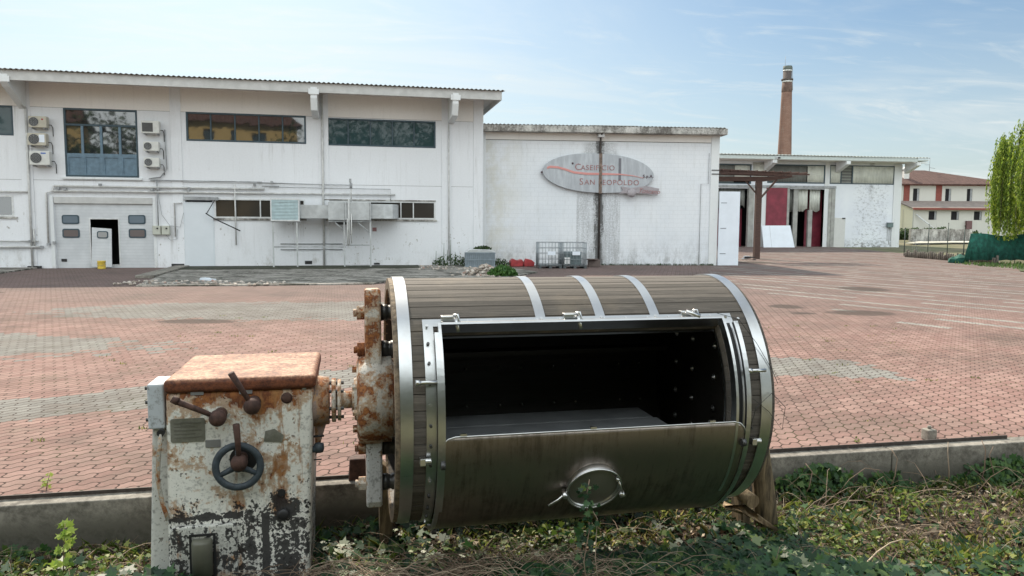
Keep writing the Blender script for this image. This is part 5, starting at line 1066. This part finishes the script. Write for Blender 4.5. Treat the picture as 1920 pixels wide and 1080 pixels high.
b = MB(); b.lathe([(.055, 0), (.055, .19), (.05, .205), (.001, .205)], 'z', (-1.055, yF-.05, Z(-.1)), 24); b.build('oil_cup', plain('olive_grey_cup', (.13, .13, .1), .45, var=.2), hc)
b = MB(); b.frame(-1.125, -.985, Z(-.15), Z(.13), .014, yF-.034, yF-.0305); b.build('cup_gasket', M_black, hc)
b = MB(); b.lathe([(.03, 0), (.035, -.008), (.035, -.02), (.02, -.03), (.001, -.03)], 'y', (-.62, yF, Z(.2)), 20); b.build('sight_glass', M_black, mc)
b = MB(); b.lathe([(.001, 0), (.024, .002), (.03, .02), (.028, .05), (.001, .06)], 'z', (BX1+.02, BY0+.06, Z(.53)), 14); b.cyl((BX1-.02, BY0+.06, Z(.55)), (BX1+.02, BY0+.06, Z(.55)), .02, n=10); b.build('grease_cup', M_wheel, mc)
b = MB(); b.cyl((BX1-.01, BY0+.05, Z(.628)), (BX1+.05, BY0+.05, Z(.63)), .007, n=8); b.cyl((BX1-.01, BY0+.05, Z(.49)), (BX1+.035, BY0+.05, Z(.49)), .004, n=8); b.build('pin', M_black, mc)
b = MB(); b.cyl((BX0+.8-.06, yF+.004, Z(.93)), (BX0+.8-.06, yF-.004, Z(.93)), .012, n=8); b.build('plug', M_plate, mc)
# supports: rear left bracket and stump under the right bearing
b = MB(); b.prism([(-.06, Z(-.33)), (.02, Z(-.33)), (.04, Z(.22)), (-.06, Z(.3))], .38, .5); b.build('support_post', M_stump, mc, .01)
b = MB(); b.prism([(-.26, Z(.035)), (-.13, Z(.035)), (-.14, Z(.2)), (-.25, Z(.2))], .78, .88); b.build('support_post', M_knob, mc, .01)
b = MB(); b.tube([(2.62, .1, Z(-.34)), (2.6, .1, Z(-.05)), (2.55, .12, Z(.3)), (2.5, .14, Z(.6)), (2.46, .15, Z(.9))], .085, 14, .06); o = b.build('support_post', M_stump, mc)
for v in o.data.vertices: v.co += Vector((random.gauss(0, .006), random.gauss(0, .006), 0))
b = MB(); b.prism([(2.43, Z(-.34)), (2.5, Z(-.34)), (2.47, Z(.5)), (2.41, Z(.5))], .1, .25); b.build('support_post', M_stump, mc, .01)
b = MB(); b.lathe([(.2, LN-.06), (.2, LN-.01), (.08, LN+.0)], 'x', n=24); b.build('rear_journal', M_arm, mc)
# ================================================================== loose wood by the stump
def mw(u, v, z): return mc.matrix_basis @ Vector((u, v, Z(z)))
c0 = mw(2.3, .12, -.08); o = MB(); o.tube([(0, 0, 0), (.1, -.06, -.0), (.2, -.1, -.05), (.3, -.12, -.12)], .03, 6, .012); o = o.build('split_log', M_fresh); o.location = c0
for v in o.data.vertices: v.co += Vector((random.gauss(0, .014), random.gauss(0, .014), random.gauss(0, .014)))
tag(o, 'splintered pale branch wood lying under the right end of the drum', 'log')
o = MB(); o.cyl((0, 0, 0), (-.08, .25, .03), .048, .045, n=18); o = o.build('sawn_log', M_fresh); o.location = mw(2.42, -.05, .0); tag(o, 'short sawn log with pale round cut face beside the support post', 'log')

# ================================================================== VEGETATION
def leaf_poly():
    a = [(0, 0), (.32, -.08), (.5, .18), (.3, .35), (.42, .62), (.14, .6), (0, 1.0), (-.14, .6), (-.42, .62), (-.3, .35), (-.5, .18), (-.32, -.08)]
    return np.array([(x, y-.1, 0) for x, y in a])
LP = leaf_poly()
def ivy(name, pos, nrm_up, size, mat, jitter=.5):
    n = len(pos); d = rng.normal(size=(n, 3))*jitter + nrm_up; d /= np.linalg.norm(d, axis=1)[:, None]
    t = rng.normal(size=(n, 3)); t -= (t*d).sum(1)[:, None]*d; t /= np.linalg.norm(t, axis=1)[:, None]; w = np.cross(d, t)
    s_ = (np.asarray(size)*rng.uniform(.55, 1.3, n))[:, None, None]
    L_ = LP[None]; fold = .25*np.abs(L_[..., 0:1])
    V = pos[:, None]+s_*(L_[..., 0:1]*w[:, None]+L_[..., 1:2]*t[:, None]-fold*d[:, None])
    F = np.arange(n*12).reshape(n, 12); return npmesh(name, V.reshape(-1, 3), F, mat)
sz = np.vectorize(soil_z); ky = lambda x: K0.y+(x-K0.x)*math.tan(KA)
# ivy carpet in front, thickest to the right of the gearbox
n = 75000; x = rng.uniform(-3.2, 4.6, n); y = rng.uniform(2.6, 6.0, n)
lim = np.where(x < .1, 4.42+.1*np.sin(x*6), 4.72+.12*(x-.5)+.08*np.sin(x*7))
dens = np.where(x < -2.0, .12, 1)*np.clip((lim-y)/.22, 0.2, 1)*np.clip(1-2.5*(x-1.95-.1*np.sin(y*9)), .10, 1)
dens *= np.clip(.75+.4*np.sin(x*4.1)*np.sin(y*5.3+1), 0, 1); k = (rng.random(n) < dens) & (y < ky(x)-.05); x, y = x[k], y[k]
hgt = (.045+.07*np.clip(np.sin(x*2.9+1)*np.sin(y*3.7)+.6, 0, 1.5))*np.clip(4.9-y, .3, 1)
z = sz(x, y)+hgt*rng.beta(3, 1.2, len(x)); o = ivy('ivy_ground_cover', np.stack([x, y, z], 1), np.array([0, -.25, 1]), .074, M_ivy, .36); tag(o, 'dark green ivy carpet in front of the drum', kind='stuff')
# ivy and weeds climbing the kerb at the right
pp = []
for cx, w_, top, m_ in ((2.45, .4, -.02, 480), (3.05, .22, -.12, 120), (4.15, .42, -.06, 330), (4.85, .28, .0, 300), (-3.4, .5, -.2, 120), (-1.95, .2, -.12, 120), (3.5, .8, -.2, 160)):
    a = rng.normal(cx, w_*.45, m_); h = rng.uniform(0, 1, m_)**1.3; zz_ = -.27+(top+.27)*h*np.exp(-((a-cx)/w_)**2*.7)
    pp.append(np.stack([a, ky(a)-rng.uniform(.02, .1, m_)-.06*(1-h), zz_], 1))
pp = np.concatenate(pp); o = ivy('ivy_on_kerb', pp, np.array([.1, -1, .5]), .05, leafmat('fresh_ivy', [(0, (.015, .05, .012)), (.6, (.035, .1, .02)), (1, (.1, .18, .035))], .3), .4); tag(o, 'green ivy clumps climbing the face of the kerb wall', kind='stuff')
# herbs and grass
def blades(name, pos, h, wdt, mat, lean=.5):
    n = len(pos); a = rng.uniform(0, 2*math.pi, n); dr_ = np.stack([np.cos(a), np.sin(a), np.zeros(n)], 1); sd_ = np.stack([-np.sin(a), np.cos(a), np.zeros(n)], 1)
    H = (h*rng.uniform(.4, 1.3, n))[:, None]; ln = (rng.uniform(0, lean, n))[:, None]*H; up = np.array([0, 0, 1.0])
    w = (wdt*rng.uniform(.6, 1.3, n))[:, None]
    V = np.stack([pos-sd_*w, pos+sd_*w, pos+sd_*w*.7+up*H*.6+dr_*ln*.4, pos+up*H+dr_*ln*1.1, pos-sd_*w*.7+up*H*.6+dr_*ln*.4], 1).reshape(-1, 3)
    return npmesh(name, V, np.arange(5*n).reshape(n, 5), mat)
n = 38000; x = rng.uniform(-4.2, 6.5, n); y = rng.uniform(2.4, 6.4, n); cl_ = np.sin(x*5+np.sin(y*7))*np.sin(y*6+np.sin(x*4))
inivy = (x > -1.2) & (y < np.where(x < .1, 4.4, 4.68+.12*(x-.5))) & (x < 2.05)
k = (y < ky(x)-.06) & (~inivy | (rng.random(n) < .06)) & (rng.random(n) < np.clip(.45+.5*cl_, .08, 1)); x, y = x[k], y[k]
o = blades('grass', np.stack([x, y, sz(x, y)-.01], 1), .085, .0026, M_grass, 1.2); tag(o, 'yellow green grass and herbs on the bank', kind='stuff')
n = 80000; x = rng.uniform(-4.2, 6.5, n); y = rng.uniform(2.6, 6.4, n); inivy = (x > -1.2) & (y < np.where(x < .1, 4.4, 4.68+.12*(x-.5))) & (x < 2.0); cl_ = np.sin(x*3.3+1)*np.sin(y*4.1)
k = (y < ky(x)-.06) & (~inivy | (rng.random(n) < .05)) & (rng.random(n) < np.clip(.25+.65*cl_, .08, .8)); x, y = x[k], y[k]
o = ivy('low_herbs', np.stack([x, y, sz(x, y)+rng.uniform(0, .06, len(x))], 1), np.array([0, -.3, 1]), rng.choice([.018, .028, .042], len(x)), leafmat('herb_leaf', [(0, (.03, .08, .015)), (.5, (.1, .17, .03)), (.8, (.24, .3, .05)), (1, (.34, .36, .1))], .45), .6); tag(o, 'small light green weeds covering the bank', kind='stuff')
n = 60000; x = rng.uniform(-4.2, 6.5, n); y = rng.uniform(2.6, 6.4, n); k = (y < ky(x)-.05) & (rng.random(n) < np.where((x > -1) & (y < 4.2+.13*x) & (x < 2.4), .1, .9)); x, y = x[k], y[k]
V, F = strip_leaves(np.stack([x, y, sz(x, y)+rng.uniform(0, .03, len(x))], 1), .028, 1.2, .35); o = npmesh('leaf_litter', V, F, M_litter); tag(o, 'dry brown leaf litter scattered on the bank', kind='stuff')
# dead twigs
b = MB()
def twig(x, y, L, a, h, r=.0035, bend=.1):
    z = soil_z(x, y); p = [(x+L*t*math.cos(a)+random.uniform(-bend, bend)*L*.3*t, y+L*t*math.sin(a)+random.uniform(-bend, bend)*L*.3*t, z+.01+h*math.sin(t*math.pi*.9)*1.0+h*t*.4) for t in (0, .25, .5, .75, 1)]; b.tube(p, r, 4, r*.4)
for i in range(60): x_ = random.uniform(1.8, 5.5); twig(x_, kerb_y(x_)-random.uniform(.08, .5), random.uniform(.3, .7), random.uniform(0, 6.28), random.uniform(.05, .22), .003)
for i in range(850): twig(random.gauss(-.3, .55), random.gauss(3.9, .16), random.uniform(.2, .55), random.choice([0, math.pi])+random.gauss(0, .45), random.uniform(.03, .17), random.uniform(.0015, .0035))
for i in range(900): x_ = random.uniform(-3.8, 5.5); twig(x_, kerb_y(x_)-random.uniform(.08, 1.5), random.uniform(.1, .4), random.uniform(0, 6.28), random.uniform(.01, .08), random.uniform(.0015, .003))
for x_, y_, L, a, h in ((.1, 4.35, .95, -.45, .05), (.55, 4.4, .6, -.8, .04), (.45, 3.95, .5, 2.3, .1), (.95, 4.3, .7, -.9, .03), (-.2, 4.5, .5, -1.3, .12), (2.2, 4.45, .5, .5, .08)): twig(x_, y_, L, a, h, .006)
tag(b.build('dead_twigs', M_twig, fix=False), 'tangle of dead brown stems lying in front of the drum', kind='stuff')
b = MB()
for x_, dx, h, tilt in ((2.3, .1, .22, .35), (3.05, .12, .28, .3), (3.6, .05, .3, -.2), (4.3, .1, .33, .6), (4.05, .08, .25, -.5), (4.45, .2, .28, -.9), (3.9, .1, .3, .1)):
    y_ = kerb_y(x_)-.1; b.tube([(x_, y_, -.27), (x_+tilt*.1, y_-.03, -.27+h*.5), (x_+tilt*.16, y_-.02, -.27+h), (x_+tilt*.05, y_+.02, -.27+h*1.25)], .006, 5, .003)
tag(b.build('bramble_canes', M_twig, fix=False), 'bare grey bramble canes standing against the kerb wall', kind='stuff')
# single weeds
def sprig(loc, h, n, label, sz_=.045, mat=M_grass, name='leafy_weed', cat='weed', group=None):
    e = empty(name, loc, 0, label, cat, group); b = MB(); b.tube([(0, 0, 0), (.01, 0, h*.5), (.02, .01, h)], .004, 5, .002); b.build('stem', M_twig, e)
    t = rng.random(n); a = t*22; p = np.stack([np.cos(a)*sz_*.8+.015*t, np.sin(a)*sz_*.8, h*(.15+.85*t)], 1); o = ivy('foliage', p, np.array([0, -.4, 1]), sz_, mat, .5); o.parent = e
M_lime = leafmat('lime_leaf', [(0, (.2, .32, .04)), (1, (.42, .52, .1))], .5)
sprig((-2.68, 4.28, -.27), .34, 60, 'tall lime green sprig before the left kerb wall', .045, M_lime)
sprig((-3.25, 5.05, 0), .1, 16, 'tiny bright green seedling in the pavers behind the left kerb', .03, M_lime)
sprig((-2.2, 5.9, 0), .05, 16, 'small weed tuft in a paver joint left of the gearbox', .025)
sprig((3.0, 6.3, 0), .04, 12, 'small weed in a paver joint right of the drum', .022)
# vine dangling on the lid
v0 = mw(.98, -.8, .42); e = empty('hanging_vine', v0, 0, 'thin leafy vine hanging over the clamp of the round port', 'vine')
b = MB(); b.tube([(.02, -.02, .1), (0, -.04, 0), (.02, -.06, -.15), (-.01, -.08, -.32), (.02, -.1, -.55)], .003, 5); b.tube([(0, -.04, .0), (.06, -.05, -.1), (.05, -.08, -.3), (.08, -.1, -.55)], .0025, 5); b.build('stem', M_twig, e)
p = np.stack([rng.normal(0, .035, 55), -.06+rng.normal(0, .015, 55), rng.uniform(-.4, .08, 55)], 1); o = ivy('foliage', p, np.array([0, -1, .3]), .035, M_ivy, .5); o.parent = e
# thin wire tangled on the right of the drum
b = MB(); f = lambda u, th, r=RD+.03: tuple(mc.matrix_basis @ Vector(P(u, r, R(th))))
b.tube([f(1.86, 46), f(1.95, 40, RD+.08), f(2.05, 30), f(2.12, 18, RD+.02), f(2.14, 12)], .0022, 4); b.tube([f(1.98, 6), f(2.08, 0), f(2.16, -8, RD+.05), f(2.17, 2, RD+.05), f(2.1, 8), f(2.0, 2), f(1.96, -12), f(1.95, -60)], .002, 4)
tag(b.build('thin_wire', M_black), 'thin dark wire looped over the right end of the drum', 'wire')
# weeds against the halls
def tuft(loc, r, h, n, label, mat=M_ivy, cat='weed', size=.07):
    a = rng.uniform(0, 6.28, n); q = r*np.sqrt(rng.random(n)); z = h*rng.random(n)*(1-(q/r)**2*.7)
    V, F = strip_leaves(np.stack([loc[0]+q*np.cos(a), loc[1]+q*.6*np.sin(a), loc[2]+z+.02], 1), size, 1.6, 1.5); return tag(npmesh('weed_clump', V, F, mat), label, cat)
tuft((-.35, 26.5, .05), .55, .38, 1500, 'bright green grass clump growing beside the rubble heap', leafmat('clump_green', [(0, (.03, .1, .02)), (1, (.1, .22, .04))], .3), size=.06)
tuft((-2.7, 33.2, .05), .9, .5, 420, 'dark weeds growing at the wall corner behind the ribbed crate', M_tree)
tuft((-1.3, 32.4, .78), .4, .15, 250, 'weeds sprouting from the top of the ribbed crate', M_tree)
tuft((-.6, 33.3, .05), .5, .3, 300, 'low weeds between the ribbed crate and the red container', M_tree)
sp = MB()
for x_, h in ((-3.05, 1.0), (-2.75, 1.15), (-2.9, .7), (-2.55, .6), (-3.4, .65)): sp.tube([(x_, 33.0, .05), (x_+.02, 32.98, .05+h)], .02, 5, .008)
tag(sp.build('dead_stalks', M_tree, fix=False), 'upright dark plant stalks at the wall corner', 'stalks')
n = 2600; x = rng.uniform(22.6, 31, n); y = rng.uniform(29.5, 38, n); k = (y > 31.8-(x-22)*.25) & (y > 29.0+1.2*np.maximum(0, 24-x)); x, y = x[k], y[k]
o = blades('verge_grass', np.stack([x, y, np.full(len(x), .02)], 1), .16, .03, leafmat('verge_green', [(0, (.04, .09, .02)), (1, (.12, .2, .05))], .3), .6); tag(o, 'green grass verge at the right edge of the yard', kind='stuff')
pos = []
for i in range(110):
    x0, y0 = rng.uniform(-6, 8), rng.uniform(5.3, 15); y0 = max(y0, kerb_y(x0)+.25)
    k = rng.integers(4, 16); pos.append(np.stack([x0+rng.normal(0, .04, k), y0+rng.normal(0, .012, k), np.full(k, .0)], 1))
for i in range(420): x0 = rng.uniform(-6, 9); k = rng.integers(2, 10); pos.append(np.stack([x0+rng.normal(0, .04, k), kerb_y(x0)+.17+rng.normal(0, .012, k), np.full(k, .0)], 1))
o = blades('joint_weeds', np.concatenate(pos), .03, .004, M_grass, 1.0); tag(o, 'tiny weeds growing in the joints of the paving', kind='stuff')
# weeds along wall feet of the sign hall
n = 700; u = rng.uniform(5.6, 11, n); base = np.array([mid.matrix_basis @ Vector((a, -.08, .0)) for a in u]); k = rng.random(n) < .4+.6*np.sin(u*7)**2
o = blades('wall_foot_weeds', base[k], .09, .012, M_tree, .8); tag(o, 'weeds along the foot of the sign hall wall', kind='stuff')
